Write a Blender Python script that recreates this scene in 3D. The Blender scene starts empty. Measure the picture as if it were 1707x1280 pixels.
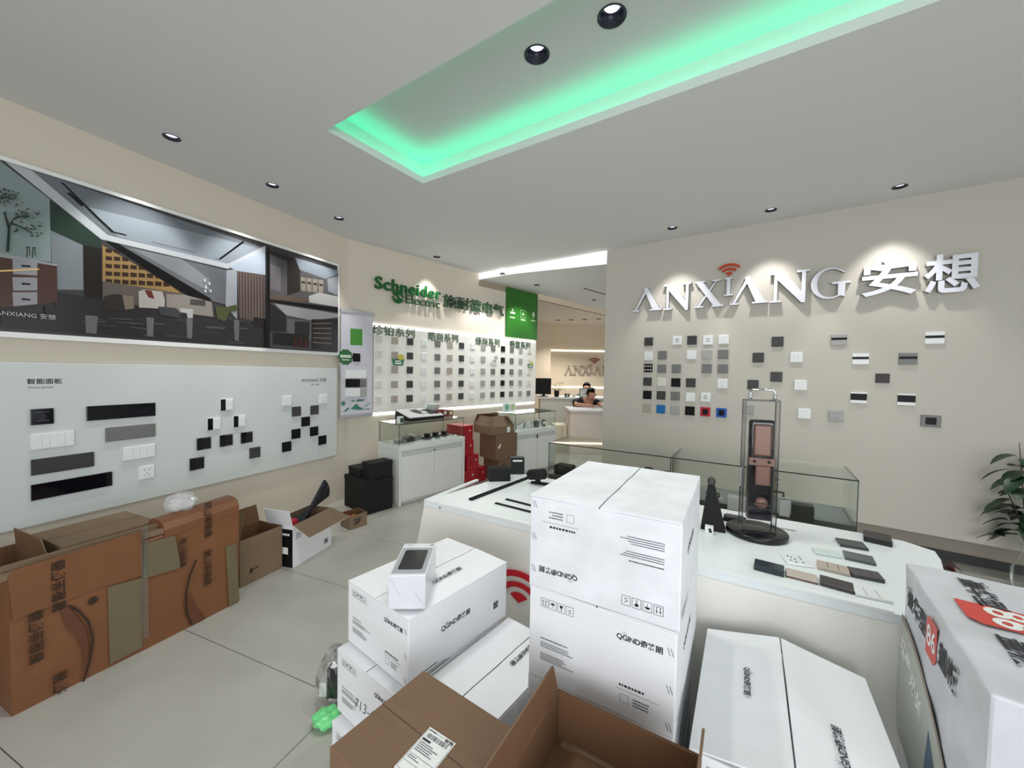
import bpy, bmesh, math, random
from mathutils import Vector, Matrix, geometry
random.seed(7)
C = bpy.context.scene.collection
# ------------------------------------------------------------------ camera
W, H = 1707, 1280
FPX, PITCH, ROLL, CH = 650.0, math.radians(1.8), math.radians(1.0), 1.45
fwd = Vector((0, math.cos(PITCH), -math.sin(PITCH)))
dn = fwd.cross(Vector((1, 0, 0)))
RX = math.cos(ROLL)*Vector((1, 0, 0)) - math.sin(ROLL)*dn
DY = math.sin(ROLL)*Vector((1, 0, 0)) + math.cos(ROLL)*dn
CAMP = Vector((0, 0, CH))
cd = bpy.data.cameras.new('camera'); cam = bpy.data.objects.new('camera', cd); C.objects.link(cam)
cd.sensor_width = 36; cd.lens = FPX/W*36; cd.clip_start = 0.02
m3 = Matrix((RX, -DY, -fwd)).transposed()
cam.matrix_world = Matrix.Translation(CAMP) @ m3.to_4x4()
bpy.context.scene.camera = cam
# ------------------------------------------------------------------ light
sc = bpy.context.scene
sc.view_settings.view_transform = 'Standard'; sc.view_settings.look = 'None'
sc.view_settings.gamma = 1; sc.view_settings.use_curve_mapping = False
sc.view_settings.exposure = 0.87
wd = bpy.data.worlds.new('world'); sc.world = wd; wd.use_nodes = True
wd.node_tree.nodes['Background'].inputs[0].default_value = (0.93, 0.97, 1.0, 1)
wd.node_tree.nodes['Background'].inputs[1].default_value = 0.60
P_SPOT = 17        # wall-washing spots
P_DOWN = 18        # general downlights
P_STRIP = 4.0      # white LED strips
P_GREEN = 3.8      # green cove LED

def area(name, loc, rot, sx, sy, power, col=(1, 1, 1), parent=None):
    l = bpy.data.lights.new(name, 'AREA'); l.shape = 'RECTANGLE'; l.size = sx; l.size_y = sy
    l.energy = power; l.color = col
    o = bpy.data.objects.new(name, l); C.objects.link(o); o.location = loc; o.rotation_euler = rot
    if parent: o.parent = parent
    return o

# area light added out of view behind the viewer to brighten foreground fronts
sf = area('front_fill_area', (0.1, -2.4, 1.45), (math.radians(88), 0, 0), 3.6, 2.0, 26, (0.94, 0.97, 1.0))
sf.data.spread = math.radians(120)

# ------------------------------------------------------------------ pixel -> place on a known plane
def ray(x, y): return RX*((x-W/2)/FPX) + DY*((y-H/2)/FPX) + fwd
def onz(x, y, z):
    d = ray(x, y); return CAMP + d*((z-CH)/d.z)
def frame(p, ang, z=0.0):          # X along heading ang (deg from +Y to +X), Y away from viewer, Z up
    a = math.radians(ang); X = Vector((math.sin(a), math.cos(a), 0)); Y = Vector((-X.y, X.x, 0))
    M = Matrix((X, Y, Vector((0, 0, 1)))).transposed().to_4x4(); M.translation = Vector((p[0], p[1], z)); return M
def onw(M, x, y, off=0.0):         # (u, z) of a pixel on the vertical plane of frame M (off = towards the viewer)
    Mi = M.inverted(); o = Mi @ CAMP; d = Mi.to_3x3() @ ray(x, y)
    t = (-off-o.y)/d.y; q = o + d*t; return q.x, q.z
def heading(a, b): return math.degrees(math.atan2(b[0]-a[0], b[1]-a[1]))

ZC = 2.88
RP = onz(1012, 418, ZC); SP = onz(765, 447, ZC)
FL = frame((-1.95, 4.0), 23.4)      # mural / panel face plane, left
FS = frame(SP, 43.0)                # branded display wall
FR = frame(RP, 126.0)               # right wall
# ------------------------------------------------------------------ materials
def lin(c): c /= 255.0; return c/12.92 if c <= 0.04045 else ((c+0.055)/1.055)**2.4
def rgb(*c): return (lin(c[0]), lin(c[1]), lin(c[2]), 1)
MATS = {}
def mat(name, col, rough=0.5, metal=0.0, bump=0.0, bscale=200, var=0.0, vscale=6.0, spec=0.5, emit=None, es=0, trans=0, ior=1.45, alpha=1, coat=0):
    if name in MATS: return MATS[name]
    m = bpy.data.materials.new(name); m.use_nodes = True; nt = m.node_tree; b = nt.nodes['Principled BSDF']
    b.inputs['Base Color'].default_value = rgb(*col); b.inputs['Roughness'].default_value = rough
    b.inputs['Metallic'].default_value = metal; b.inputs['Specular IOR Level'].default_value = spec
    b.inputs['IOR'].default_value = ior; b.inputs['Transmission Weight'].default_value = trans
    b.inputs['Alpha'].default_value = alpha; b.inputs['Coat Weight'].default_value = coat
    if emit: b.inputs['Emission Color'].default_value = (emit[0], emit[1], emit[2], 1); b.inputs['Emission Strength'].default_value = es
    tc = nt.nodes.new('ShaderNodeTexCoord')
    if var:
        n = nt.nodes.new('ShaderNodeTexNoise'); n.inputs['Scale'].default_value = vscale; n.inputs['Detail'].default_value = 6
        nt.links.new(tc.outputs['Object'], n.inputs['Vector'])
        r = nt.nodes.new('ShaderNodeMapRange'); r.inputs[1].default_value = 0.3; r.inputs[2].default_value = 0.7
        r.inputs[3].default_value = 1-var; r.inputs[4].default_value = 1+var*0.6
        nt.links.new(n.outputs['Fac'], r.inputs[0])
        v = nt.nodes.new('ShaderNodeVectorMath'); v.operation = 'SCALE'; v.inputs[0].default_value = rgb(*col)[:3]
        nt.links.new(r.outputs[0], v.inputs['Scale']); nt.links.new(v.outputs[0], b.inputs['Base Color'])
    if bump:
        n = nt.nodes.new('ShaderNodeTexNoise'); n.inputs['Scale'].default_value = bscale
        nt.links.new(tc.outputs['Object'], n.inputs['Vector'])
        u = nt.nodes.new('ShaderNodeBump'); u.inputs['Strength'].default_value = bump; u.inputs['Distance'].default_value = 0.002
        nt.links.new(n.outputs['Fac'], u.inputs['Height']); nt.links.new(u.outputs[0], b.inputs['Normal'])
    MATS[name] = m; return m
def glassmat(name, tint, refl=0.06, gloss=(1, 1, 1), blend=0.25, top=0.6):
    m = bpy.data.materials.new(name); m.use_nodes = True; nt = m.node_tree; nt.nodes.clear()
    o = nt.nodes.new('ShaderNodeOutputMaterial'); t = nt.nodes.new('ShaderNodeBsdfTransparent'); g = nt.nodes.new('ShaderNodeBsdfGlossy')
    g.inputs['Roughness'].default_value = 0.03; t.inputs[0].default_value = (*tint, 1)
    g.inputs[0].default_value = (*gloss, 1)
    f = nt.nodes.new('ShaderNodeLayerWeight'); f.inputs[0].default_value = blend
    r = nt.nodes.new('ShaderNodeMapRange'); r.inputs[3].default_value = refl; r.inputs[4].default_value = top
    x = nt.nodes.new('ShaderNodeMixShader')
    nt.links.new(f.outputs['Fresnel'], r.inputs[0]); nt.links.new(r.outputs[0], x.inputs[0])
    nt.links.new(t.outputs[0], x.inputs[1]); nt.links.new(g.outputs[0], x.inputs[2]); nt.links.new(x.outputs[0], o.inputs[0])
    MATS[name] = m; return m
def emis(name, col, s):
    return mat(name, (255, 255, 255), emit=col, es=s)

M_ceil = mat('ceiling_paint', (220, 221, 220), 0.9, bump=0.05, bscale=60)
M_wall = mat('cream_wall_paint', (216, 207, 192), 0.85, bump=0.05, bscale=120)
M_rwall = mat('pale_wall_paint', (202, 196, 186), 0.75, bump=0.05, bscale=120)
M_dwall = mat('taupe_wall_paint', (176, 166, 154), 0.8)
M_white = mat('white_laminate', (236, 237, 236), 0.35)
M_panel = mat('white_panel', (212, 217, 215), 0.4)
M_disp = mat('display_wall_white', (240, 238, 230), 0.6)
M_cab = mat('white_cabinet_paint', (228, 230, 226), 0.35)
M_black = mat('black_plastic', (16, 16, 18), 0.45, spec=0.25)
M_bmat = mat('black_matte', (14, 14, 15), 0.75, bump=0.1)
M_blue_black = mat('blue_black_glass', (10, 12, 20), 0.08)
M_dg = mat('dark_grey_plastic', (62, 62, 62), 0.4)
M_mg = mat('mid_grey_plastic', (120, 120, 118), 0.4)
M_lg = mat('light_grey_plastic', (168, 168, 166), 0.4)
M_tan = mat('champagne_plastic', (176, 166, 154), 0.4)
M_wp = mat('white_plastic', (236, 238, 238), 0.3)
M_cream = mat('ivory_plastic', (222, 220, 208), 0.35)
M_blue = mat('blue_plastic', (28, 108, 178), 0.35)
M_blue2 = mat('deep_blue_plastic', (36, 88, 178), 0.35)
M_red = mat('red_plastic', (186, 28, 52), 0.35)
M_brownblk = mat('brown_black_glass', (34, 18, 18), 0.3, spec=0.3)
M_chrome = mat('chrome', (210, 210, 212), 0.12, metal=1)
M_bronze = mat('rose_bronze_metal', (118, 90, 80), 0.35, metal=0.35)
M_darkglass = mat('smoked_black_glass', (16, 12, 14), 0.06, coat=0.5)
M_kraft = mat('kraft_cardboard', (122, 96, 74), 0.8, var=0.10, vscale=5, bump=0.15, bscale=90)
M_kraft2 = mat('pale_kraft_cardboard', (128, 108, 86), 0.8, var=0.08, vscale=7, bump=0.15, bscale=90)
M_kraftd = mat('brown_kraft_inside', (112, 80, 54), 0.85, var=0.08, vscale=7)
M_orange = mat('orange_kraft_print', (124, 81, 53), 0.45, var=0.10, vscale=4, bump=0.3, bscale=25)
M_tape = mat('grey_kraft_patch', (112, 102, 78), 0.45, var=0.08, vscale=9)
M_carton = mat('white_carton', (240, 241, 244), 0.5, var=0.03, vscale=6, bump=0.12, bscale=30)
M_carton2 = mat('scuffed_white_carton', (236, 238, 243), 0.42, var=0.10, vscale=9, bump=0.4, bscale=20)
M_ink = mat('black_ink', (38, 38, 44), 0.6)
M_inkl = mat('grey_ink', (120, 122, 128), 0.6)
M_inkbr = mat('brown_ink', (52, 34, 24), 0.6)
M_label = mat('white_label', (236, 237, 235), 0.4)
M_redbox = mat('red_card', (176, 26, 40), 0.4, var=0.08, vscale=20)
M_green = mat('brand_green', (16, 96, 42), 0.35)
M_greensign = mat('green_sign_print', (42, 108, 30), 0.3, var=0.18, vscale=2.2)
M_greent = mat('pale_green_print', (190, 222, 180), 0.4)
M_sign_white = mat('white_acrylic_letter', (236, 236, 246), 0.35)
M_sign_side = mat('letter_return_shaded', (150, 150, 150), 0.5)  # grey sides paint in the shade of letters lit from above
M_glass = glassmat('clear_glass', (0.96, 0.98, 0.965), 0.012, blend=0.15)
M_glasstop = glassmat('glass_top', (0.93, 0.955, 0.94), 0.05, blend=0.25)
M_glassedge = mat('dark_glass_edge', (30, 42, 38), 0.1)
M_acr = glassmat('clear_acrylic', (0.975, 0.975, 0.975), 0.0, blend=0.06, top=0.5)
M_film = glassmat('clear_film', (0.95, 0.96, 0.97), 0.10)
M_leaf = mat('dark_leaf', (32, 62, 34), 0.35, var=0.2, vscale=12)
M_skin = mat('skin', (190, 140, 116), 0.5)
M_skin2 = mat('skin_light', (206, 160, 138), 0.5)
M_hair = mat('black_hair', (16, 14, 14), 0.6)
M_shirt = mat('black_shirt', (20, 20, 24), 0.8)
M_strip = emis('white_led_strip', (1.0, 0.99, 0.95), P_STRIP)
M_gled = emis('green_led_strip', (0.0, 1.0, 0.46), P_GREEN)
M_lens = emis('lamp_lens', (0.80, 0.83, 1.0), 1.0)
M_screen = emis('lit_screen', (0.9, 0.9, 0.9), 0.8)

# ------------------------------------------------------------------ mesh helpers
def bx(bm, x0, x1, y0, y1, z0, z1, mi=0, bev=0):
    v = [bm.verts.new((x, y, z)) for z in (z0, z1) for (x, y) in ((x0, y0), (x1, y0), (x1, y1), (x0, y1))]
    fs = [bm.faces.new([v[i] for i in f]) for f in ((3, 2, 1, 0), (4, 5, 6, 7), (0, 1, 5, 4), (1, 2, 6, 5), (2, 3, 7, 6), (3, 0, 4, 7))]
    for f in fs: f.material_index = mi
    if bev:
        es = set(e for f in fs for e in f.edges)
        r = bmesh.ops.bevel(bm, geom=list(es), offset=bev, segments=2, affect='EDGES', profile=0.5)
        for f in r['faces']: f.material_index = mi
    return fs
def prism(bm, pts, z0, z1, mi=0, top_pts=None, side_mi=None):     # 2D polygon in XY extruded in Z
    a = [bm.verts.new((p[0], p[1], z0)) for p in pts]; b = [bm.verts.new((p[0], p[1], z1)) for p in (top_pts or pts)]
    n = len(pts)
    f1 = bm.faces.new(a[::-1]); f2 = bm.faces.new(b); f1.material_index = mi; f2.material_index = mi
    for i in range(n):
        f = bm.faces.new((a[i], a[(i+1) % n], b[(i+1) % n], b[i])); f.material_index = mi if side_mi is None else side_mi
def poly(bm, pts, z=0.0, mi=0):
    f = bm.faces.new([bm.verts.new((p[0], p[1], z if len(p) < 3 else p[2])) for p in pts]); f.material_index = mi; return f
def tube(bm, path, r, n=8, mi=0, close=False):
    rings = []; P = [Vector(p) for p in path]
    for i, p in enumerate(P):
        d = (P[min(i+1, len(P)-1)]-P[max(i-1, 0)]).normalized()
        up = Vector((0, 0, 1)) if abs(d.z) < 0.95 else Vector((1, 0, 0))
        a = d.cross(up).normalized(); b = d.cross(a)
        rr = r[i] if isinstance(r, (list, tuple)) else r
        rings.append([bm.verts.new(p + (a*math.cos(2*math.pi*k/n) + b*math.sin(2*math.pi*k/n))*rr) for k in range(n)])
    for i in range(len(P)-1):
        for k in range(n):
            f = bm.faces.new((rings[i][k], rings[i][(k+1) % n], rings[i+1][(k+1) % n], rings[i+1][k])); f.material_index = mi; f.smooth = True
    for rg in (rings[0][::-1], rings[-1]):
        f = bm.faces.new(rg); f.material_index = mi
def lathe(bm, prof, n=24, c=(0, 0), mi=0, sx=1, sy=1):
    rings = [[bm.verts.new((c[0]+r*sx*math.cos(2*math.pi*k/n), c[1]+r*sy*math.sin(2*math.pi*k/n), z)) for k in range(n)] for r, z in prof]
    for i in range(len(prof)-1):
        for k in range(n):
            f = bm.faces.new((rings[i][k], rings[i][(k+1) % n], rings[i+1][(k+1) % n], rings[i+1][k])); f.material_index = mi; f.smooth = True
    for rg in (rings[0][::-1], rings[-1]):
        if len(rg) > 2:
            f = bm.faces.new(rg); f.material_index = mi
def B(): return bmesh.new()
def obj(name, bm, m, parent=None, M=None, smooth=False):
    bmesh.ops.recalc_face_normals(bm, faces=bm.faces) if not getattr(bm, 'flat_', False) else None
    me = bpy.data.meshes.new(name); bm.to_mesh(me); bm.free()
    for x in (m if isinstance(m, (list, tuple)) else [m]): me.materials.append(x)
    o = bpy.data.objects.new(name, me); C.objects.link(o)
    if parent: o.parent = parent
    if M is not None: o.matrix_local = M
    return o
def tag(o, label, cat, group=None, kind=None):
    o['label'] = label; o['category'] = cat
    if group: o['group'] = group
    if kind: o['kind'] = kind
    return o
def thing(name, label, cat, M, group=None):
    o = bpy.data.objects.new(name, None); C.objects.link(o); o.empty_display_size = 0.1; o.matrix_local = M
    return tag(o, label, cat, group)
def struct(name, bm, m, M=None):
    o = obj(name, bm, m, M=M); o['kind'] = 'structure'; return o
def T(x, y, z): return Matrix.Translation((x, y, z))
def RZ(d): return Matrix.Rotation(math.radians(d), 4, 'Z')
def axes(o, X, Y):
    X = Vector(X).normalized(); Y = Vector(Y).normalized(); Z = X.cross(Y)
    M = Matrix((X, Y, Z)).transposed().to_4x4(); M.translation = Vector(o); return M
def F_front(x, z, y=0.0): return axes((x, y-0.0006, z), (1, 0, 0), (0, 0, 1))
def F_top(x, y, z): return axes((x, y, z+0.0006), (1, 0, 0), (0, 1, 0))
def F_right(y, z, x): return axes((x+0.0006, y, z), (0, 1, 0), (0, 0, 1))
def F_left(y, z, x=0.0): return axes((x-0.0006, y, z), (0, -1, 0), (0, 0, 1))
def textbm(body, size, ext=0.0, bold=0.0, align='CENTER', sx=1.0, space=1.0, shear=0):
    cu = bpy.data.curves.new('t', 'FONT'); cu.body = body; cu.size = size; cu.extrude = ext; cu.offset = bold*size
    cu.align_x = align; cu.align_y = 'CENTER'; cu.resolution_u = 3; cu.space_character = space; cu.shear = shear
    o = bpy.data.objects.new('t', cu); C.objects.link(o)
    dg = bpy.context.evaluated_depsgraph_get(); me = bpy.data.meshes.new_from_object(o.evaluated_get(dg))
    bpy.data.objects.remove(o); bpy.data.curves.remove(cu)
    bm = bmesh.new(); bm.from_mesh(me); bpy.data.meshes.remove(me)
    if sx != 1.0:
        for v in bm.verts: v.co.x *= sx
    return bm
def text(name, body, size, M, m, parent=None, **k):
    bm = textbm(body, size, **k)
    me = bpy.data.meshes.new(name); bm.to_mesh(me); bm.free(); me.materials.append(m)
    o = bpy.data.objects.new(name, me); C.objects.link(o)
    if parent: o.parent = parent
    o.matrix_local = M; return o
def rect(bm, cx, cy, w, h, mi=0, z=0, rot=0):
    c, s = math.cos(rot), math.sin(rot)
    return poly(bm, [(cx+x*c-y*s, cy+x*s+y*c) for x, y in ((-w/2, -h/2), (w/2, -h/2), (w/2, h/2), (-w/2, h/2))], z, mi)
def outline(bm, cx, cy, w, h, t, mi=0):
    rect(bm, cx, cy+h/2, w, t, mi); rect(bm, cx, cy-h/2, w, t, mi); rect(bm, cx-w/2, cy, t, h, mi); rect(bm, cx+w/2, cy, t, h, mi)
def tasks(bm, x0, y0, w, n, lh, dens=0.9, mi=0):         # illegible small print: rows of tiny strokes
    for i in range(n):
        y = y0-i*lh; x = x0; end = x0+w*random.uniform(0.6, 1.0)
        while x < end:
            l = lh*random.uniform(0.3, 0.6); rect(bm, x+l/2, y, l, lh*0.42, mi); x += l+lh*0.18

# ------------------------------------------------------------------ the room
bm = B(); bx(bm, -6, 7, -4, 12, -0.1, 0)
def tile_mat():
    m = bpy.data.materials.new('grey_floor_tile'); m.use_nodes = True; nt = m.node_tree; b = nt.nodes['Principled BSDF']
    tc = nt.nodes.new('ShaderNodeTexCoord'); mp = nt.nodes.new('ShaderNodeMapping'); mp.vector_type = 'POINT'
    mp.inputs['Rotation'].default_value = (0, 0, math.radians(22.2))
    nt.links.new(tc.outputs['Object'], mp.inputs[0]); s = nt.nodes.new('ShaderNodeSeparateXYZ'); nt.links.new(mp.outputs[0], s.inputs[0])
    a = math.radians(22.2)
    def rot(x, y): return x*math.cos(a)-y*math.sin(a), x*math.sin(a)+y*math.cos(a)
    y0 = rot(-1.761, 2.095)[1]; x0 = rot(-0.781, 1.511)[0]
    def line(out, off, per):
        p = nt.nodes.new('ShaderNodeMath'); p.operation = 'SUBTRACT'; p.inputs[1].default_value = off; nt.links.new(out, p.inputs[0])
        q = nt.nodes.new('ShaderNodeMath'); q.operation = 'PINGPONG'; q.inputs[1].default_value = per/2; nt.links.new(p.outputs[0], q.inputs[0])
        r = nt.nodes.new('ShaderNodeMath'); r.operation = 'LESS_THAN'; r.inputs[1].default_value = 0.0019; nt.links.new(q.outputs[0], r.inputs[0]); return r
    l1 = line(s.outputs[1], y0, 0.675); l2 = line(s.outputs[0], x0, 1.35)
    mx = nt.nodes.new('ShaderNodeMath'); mx.operation = 'MAXIMUM'; nt.links.new(l1.outputs[0], mx.inputs[0]); nt.links.new(l2.outputs[0], mx.inputs[1])
    n = nt.nodes.new('ShaderNodeTexNoise'); n.inputs['Scale'].default_value = 3; n.inputs['Detail'].default_value = 8; nt.links.new(tc.outputs['Object'], n.inputs['Vector'])
    cr = nt.nodes.new('ShaderNodeValToRGB'); cr.color_ramp.elements[0].position = 0.3; cr.color_ramp.elements[0].color = rgb(178, 176, 168)
    cr.color_ramp.elements[1].position = 0.7; cr.color_ramp.elements[1].color = rgb(190, 188, 180); nt.links.new(n.outputs['Fac'], cr.inputs[0])
    mix = nt.nodes.new('ShaderNodeMix'); mix.data_type = 'RGBA'; nt.links.new(mx.outputs[0], mix.inputs[0]); nt.links.new(cr.outputs[0], mix.inputs[6]); mix.inputs[7].default_value = rgb(88, 84, 78)
    nt.links.new(mix.outputs[2], b.inputs['Base Color']); b.inputs['Roughness'].default_value = 0.32
    return m
struct('floor', bm, tile_mat())

# junction of left wall and display wall
WALLOFF = 0.03
MLi = FL.inverted()
def line_isect(Fa, ya, Fb, yb):
    a0 = Fa @ Vector((0, ya, 0)); ad = Fa.to_3x3() @ Vector((1, 0, 0)); b0 = Fb @ Vector((0, yb, 0)); bd = Fb.to_3x3() @ Vector((1, 0, 0))
    d = b0-a0; den = ad.x*bd.y-ad.y*bd.x; t = (d.x*bd.y-d.y*bd.x)/den; return a0+ad*t
J = line_isect(FL, WALLOFF, FS, 0.0)
uJL = (FL.inverted() @ J).x; uJS = (FS.inverted() @ J).x
S_END = 1.72
bm = B(); bx(bm, -7.5, uJL+0.2, WALLOFF, WALLOFF+0.15, 0, ZC); struct('wall_left', bm, M_wall, FL)
bm = B(); bx(bm, uJS, S_END, 0, 0.3, 0, ZC+0.1); struct('wall_display', bm, M_wall, FS)
# right wall: a hanging false wall with a shadow gap beneath and a plain wall behind
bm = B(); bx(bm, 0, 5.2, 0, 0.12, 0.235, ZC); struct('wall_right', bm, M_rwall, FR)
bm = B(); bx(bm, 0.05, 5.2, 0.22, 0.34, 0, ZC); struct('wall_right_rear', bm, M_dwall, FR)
bm = B(); bx(bm, 0.05, 5.2, 0.205, 0.22, 0, 0.07); struct('baseboard_right', bm, M_dg, FR)
# far room
bm = B(); bx(bm, 1.0, 7, 10.5, 10.65, 0, 3.0); struct('wall_back', bm, mat('beige_back_wall', (226, 210, 184), 0.8))
bm = B(); bx(bm, -1.5, 1.0, 10.2, 10.65, 0, 3.0); struct('wall_back_side', bm, mat('beige_back_wall', (226, 210, 184), 0.8))
bm = B(); bx(bm, -1.6, -1.5, 6.5, 10.65, 0, 3.0); struct('wall_far_left', bm, M_wall)
# main ceiling with the cove opening
c0 = onz(705, 306, ZC); cang = 123.4
FCV = frame(c0, cang)              # X along the long side (to the right/near), Y away
Lc, Wc = 4.6, 0.78
def cv(x, y): return (FCV @ Vector((x, y, 0))).to_2d()
X0 = line_isect(FR, 0, FS, -0.0)
Rend = FR @ Vector((5.2, 0, 0))
outer = [X0.to_2d(), Rend.to_2d(), Vector((7, -4)), Vector((-6, -4)), Vector((-6, 6.5)), (J + (FS.to_3x3() @ Vector((0, 0.2, 0)))).to_2d(), (X0+FS.to_3x3() @ Vector((0, 0.2, 0))).to_2d()]
hole = [cv(0, 0), cv(Lc, 0), cv(Lc, -Wc), cv(0, -Wc)]
LAMP_R = 0.042
MAIN_LAMPS = [(1121, 380), (1285, 350), (1500, 311), (286, 229), (454, 309), (565, 364), (728, 428)]
HALL_LAMPS = [(838, 457), (895, 475), (990, 500)]
FAR_LAMPS = [(930, 533.5), (952, 533), (975, 532.5), (998, 531.5)]
COVE_LAMPS = [(895, 91), (1020, 27)]
def circ(px, py, z, r, n=20):
    p = onz(px, py, z); return [Vector((p.x+r*math.cos(2*math.pi*k/n), p.y+r*math.sin(2*math.pi*k/n))) for k in range(n)]
def holed(outer, holes, z):
    bm = B(); loops = [outer]+holes; tris = geometry.tessellate_polygon([[Vector((p[0], p[1], 0)) for p in l] for l in loops])
    vs = [bm.verts.new((p[0], p[1], z)) for l in loops for p in l]
    for t in tris:
        try: bm.faces.new([vs[i] for i in t])
        except ValueError: pass
    return bm
bm = holed(outer, [hole]+[circ(x, y, ZC, LAMP_R) for x, y in MAIN_LAMPS], ZC); struct('ceiling', bm, M_ceil)
# cove: lip, ledge, upper wall, upper ceiling
lip, led, top = 0.05, 0.10, 0.20
bm = B()
def ring(bm, e0, z0, e1, z1):
    a = [(-e0, e0), (Lc+e0, e0), (Lc+e0, -Wc-e0), (-e0, -Wc-e0)]; b = [(-e1, e1), (Lc+e1, e1), (Lc+e1, -Wc-e1), (-e1, -Wc-e1)]
    va = [bm.verts.new((*cv(*p), z0)) for p in a]; vb = [bm.verts.new((*cv(*p), z1)) for p in b]
    for i in range(4): bm.faces.new((va[i], va[(i+1) % 4], vb[(i+1) % 4], vb[i]))
ring(bm, 0, ZC, 0, ZC+lip); ring(bm, 0, ZC+lip, 0.012, ZC+lip); ring(bm, 0.012, ZC+lip, 0.012, ZC+0.02)
ring(bm, 0.012, ZC+0.02, led, ZC+0.02); ring(bm, led, ZC+0.02, led, ZC+top)
e = led; bt = holed([cv(-e, e), cv(Lc+e, e), cv(Lc+e, -Wc-e), cv(-e, -Wc-e)], [circ(x, y, ZC+top, 0.06) for x, y in COVE_LAMPS], ZC+top)
mt = bpy.data.meshes.new('tmp'); bt.to_mesh(mt); bt.free(); bm.from_mesh(mt); bpy.data.meshes.remove(mt)
struct('ceiling_cove', bm, M_ceil)
# green LED tape lying on the ledge, one run per side
bm = B(); z = ZC+0.024
def quadcv(bm, a, b, c_, d, z): poly(bm, [cv(*a), cv(*b), cv(*c_), cv(*d)], z)
e0, e1 = 0.03, 0.06
quadcv(bm, (-e1, e0), (Lc+e1, e0), (Lc+e1, e1), (-e1, e1), z); quadcv(bm, (-e1, -Wc-e1), (Lc+e1, -Wc-e1), (Lc+e1, -Wc-e0), (-e1, -Wc-e0), z)
quadcv(bm, (-e1, -Wc-e0), (-e0, -Wc-e0), (-e0, e0), (-e1, e0), z)
tag(obj('cove_light_strip', bm, M_gled), 'green glowing LED strip hidden on the ledge of the ceiling recess', 'light strip')
# far ceilings and the light slot
bm = B(); f2 = frame(RP, 126.0); ZA = 2.80
a = X0 + FS.to_3x3() @ Vector((0, 0, 0)); b2 = FS @ Vector((6.5, 0, 0))
bm = holed([(X0.x, X0.y), (b2.x, b2.y), (8, 10.7), (8, Rend.y), (Rend.x, Rend.y)], [circ(x, y, ZA, LAMP_R) for x, y in HALL_LAMPS], ZA); struct('ceiling_hall', bm, M_ceil)
bm = B(); p1 = FS @ Vector((S_END-0.3, 0, 0)); bm = holed([(p1.x, p1.y), (b2.x, b2.y), (6, 10.7), (-1.6, 10.7), (-1.6, p1.y)], [circ(x, y, 2.70, 0.06) for x, y in FAR_LAMPS], 2.70); struct('ceiling_far', bm, M_wall)
xu = (FS.inverted() @ X0).x
bm = B(); bx(bm, xu, 6.5, 0.0, 0.03, 2.70, ZA+0.02); struct('trim_1', bm, mat('warm_trim', (232, 214, 188), 0.7), FS)
uX = (FR.inverted() @ X0).x
bm = B(); bx(bm, uX, 0.0, 0.001, 0.02, ZA-0.002, ZC)
tag(obj('slot_light_strip', bm, emis('slot_led', (1, 0.99, 0.95), 0.75), M=FR), 'white glowing strip along the ceiling edge left of the big letter wall', 'light strip')

# ------------------------------------------------------------------ downlights
def downlight(px, py, z, label, r=0.042, aim=None, power=None, lamp=True, group='recessed ceiling downlights', spot=math.radians(70), blend=0.6):
    p = onz(px, py, z) if not isinstance(px, Vector) else px
    t = thing('downlight', label, 'ceiling light', T(p.x, p.y, z), group)
    bm = B(); ld = 0.045 if r > 0.055 else 0.016; lr = 0.6 if r > 0.055 else 0.80; prof = [(r*1.10, 0.0), (r*1.10, -0.003), (r*0.97, -0.003), (r*lr, ld)]
    rings = [[bm.verts.new((a*math.cos(2*math.pi*k/24), a*math.sin(2*math.pi*k/24), zz)) for k in range(24)] for a, zz in prof]
    for i in range(3):
        for k in range(24):
            f = bm.faces.new((rings[i][k], rings[i][(k+1) % 24], rings[i+1][(k+1) % 24], rings[i+1][k])); f.smooth = True
    obj('trim_ring', bm, mat('lamp_baffle', (64, 64, 78), 0.25, metal=0.6), t)
    bm = B(); bm.faces.new([bm.verts.new((r*lr*math.cos(2*math.pi*k/24), r*lr*math.sin(2*math.pi*k/24), ld)) for k in range(24)]); obj('lens', bm, M_lens, t)
    if power:
        l = bpy.data.lights.new('spot_bulb', 'SPOT'); l.energy = power; l.spot_size = spot; l.spot_blend = blend; l.shadow_soft_size = 0.03
        l.color = (1.0, 0.985, 0.96)
        o = bpy.data.objects.new('spot_bulb', l); C.objects.link(o); o.parent = t
        tgt = (Vector(aim) if aim is not None else Vector((p.x, p.y, 0)))
        d = (tgt-Vector((p.x, p.y, z-0.05)))
        o.matrix_local = T(0, 0, -0.05) @ d.to_track_quat('-Z', 'Y').to_matrix().to_4x4()
    return t
def wpt(F, u, z, y=0): return F @ Vector((u, y, z))
for i, (x, y, w) in enumerate(((1121, 380, 'leftmost'), (1285, 350, 'middle'), (1500, 311, 'rightmost'))):
    p = onz(x, y, ZC); u = (FR.inverted() @ p).x
    downlight(x, y, ZC, w+' of the three small ceiling downlights along the big letter wall', aim=wpt(FR, u, 1.3), power=P_SPOT)
for (x, y, w) in ((286, 229, 'nearest the camera above the long mural'), (454, 309, 'above the right half of the long mural'), (565, 364, 'above the right end of the mural and the banner')):
    p = onz(x, y, ZC); u = (FL.inverted() @ p).x
    downlight(x, y, ZC, 'small ceiling downlight '+w, aim=wpt(FL, u, 1.85), power=P_SPOT*1.15)
for (x, y, w) in ((728, 428, 'above the green lettering'),):
    p = onz(x, y, ZC); u = (FS.inverted() @ p).x
    downlight(x, y, ZC, 'small ceiling downlight '+w, aim=wpt(FS, u, 1.6), power=P_SPOT*0.9)
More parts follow.
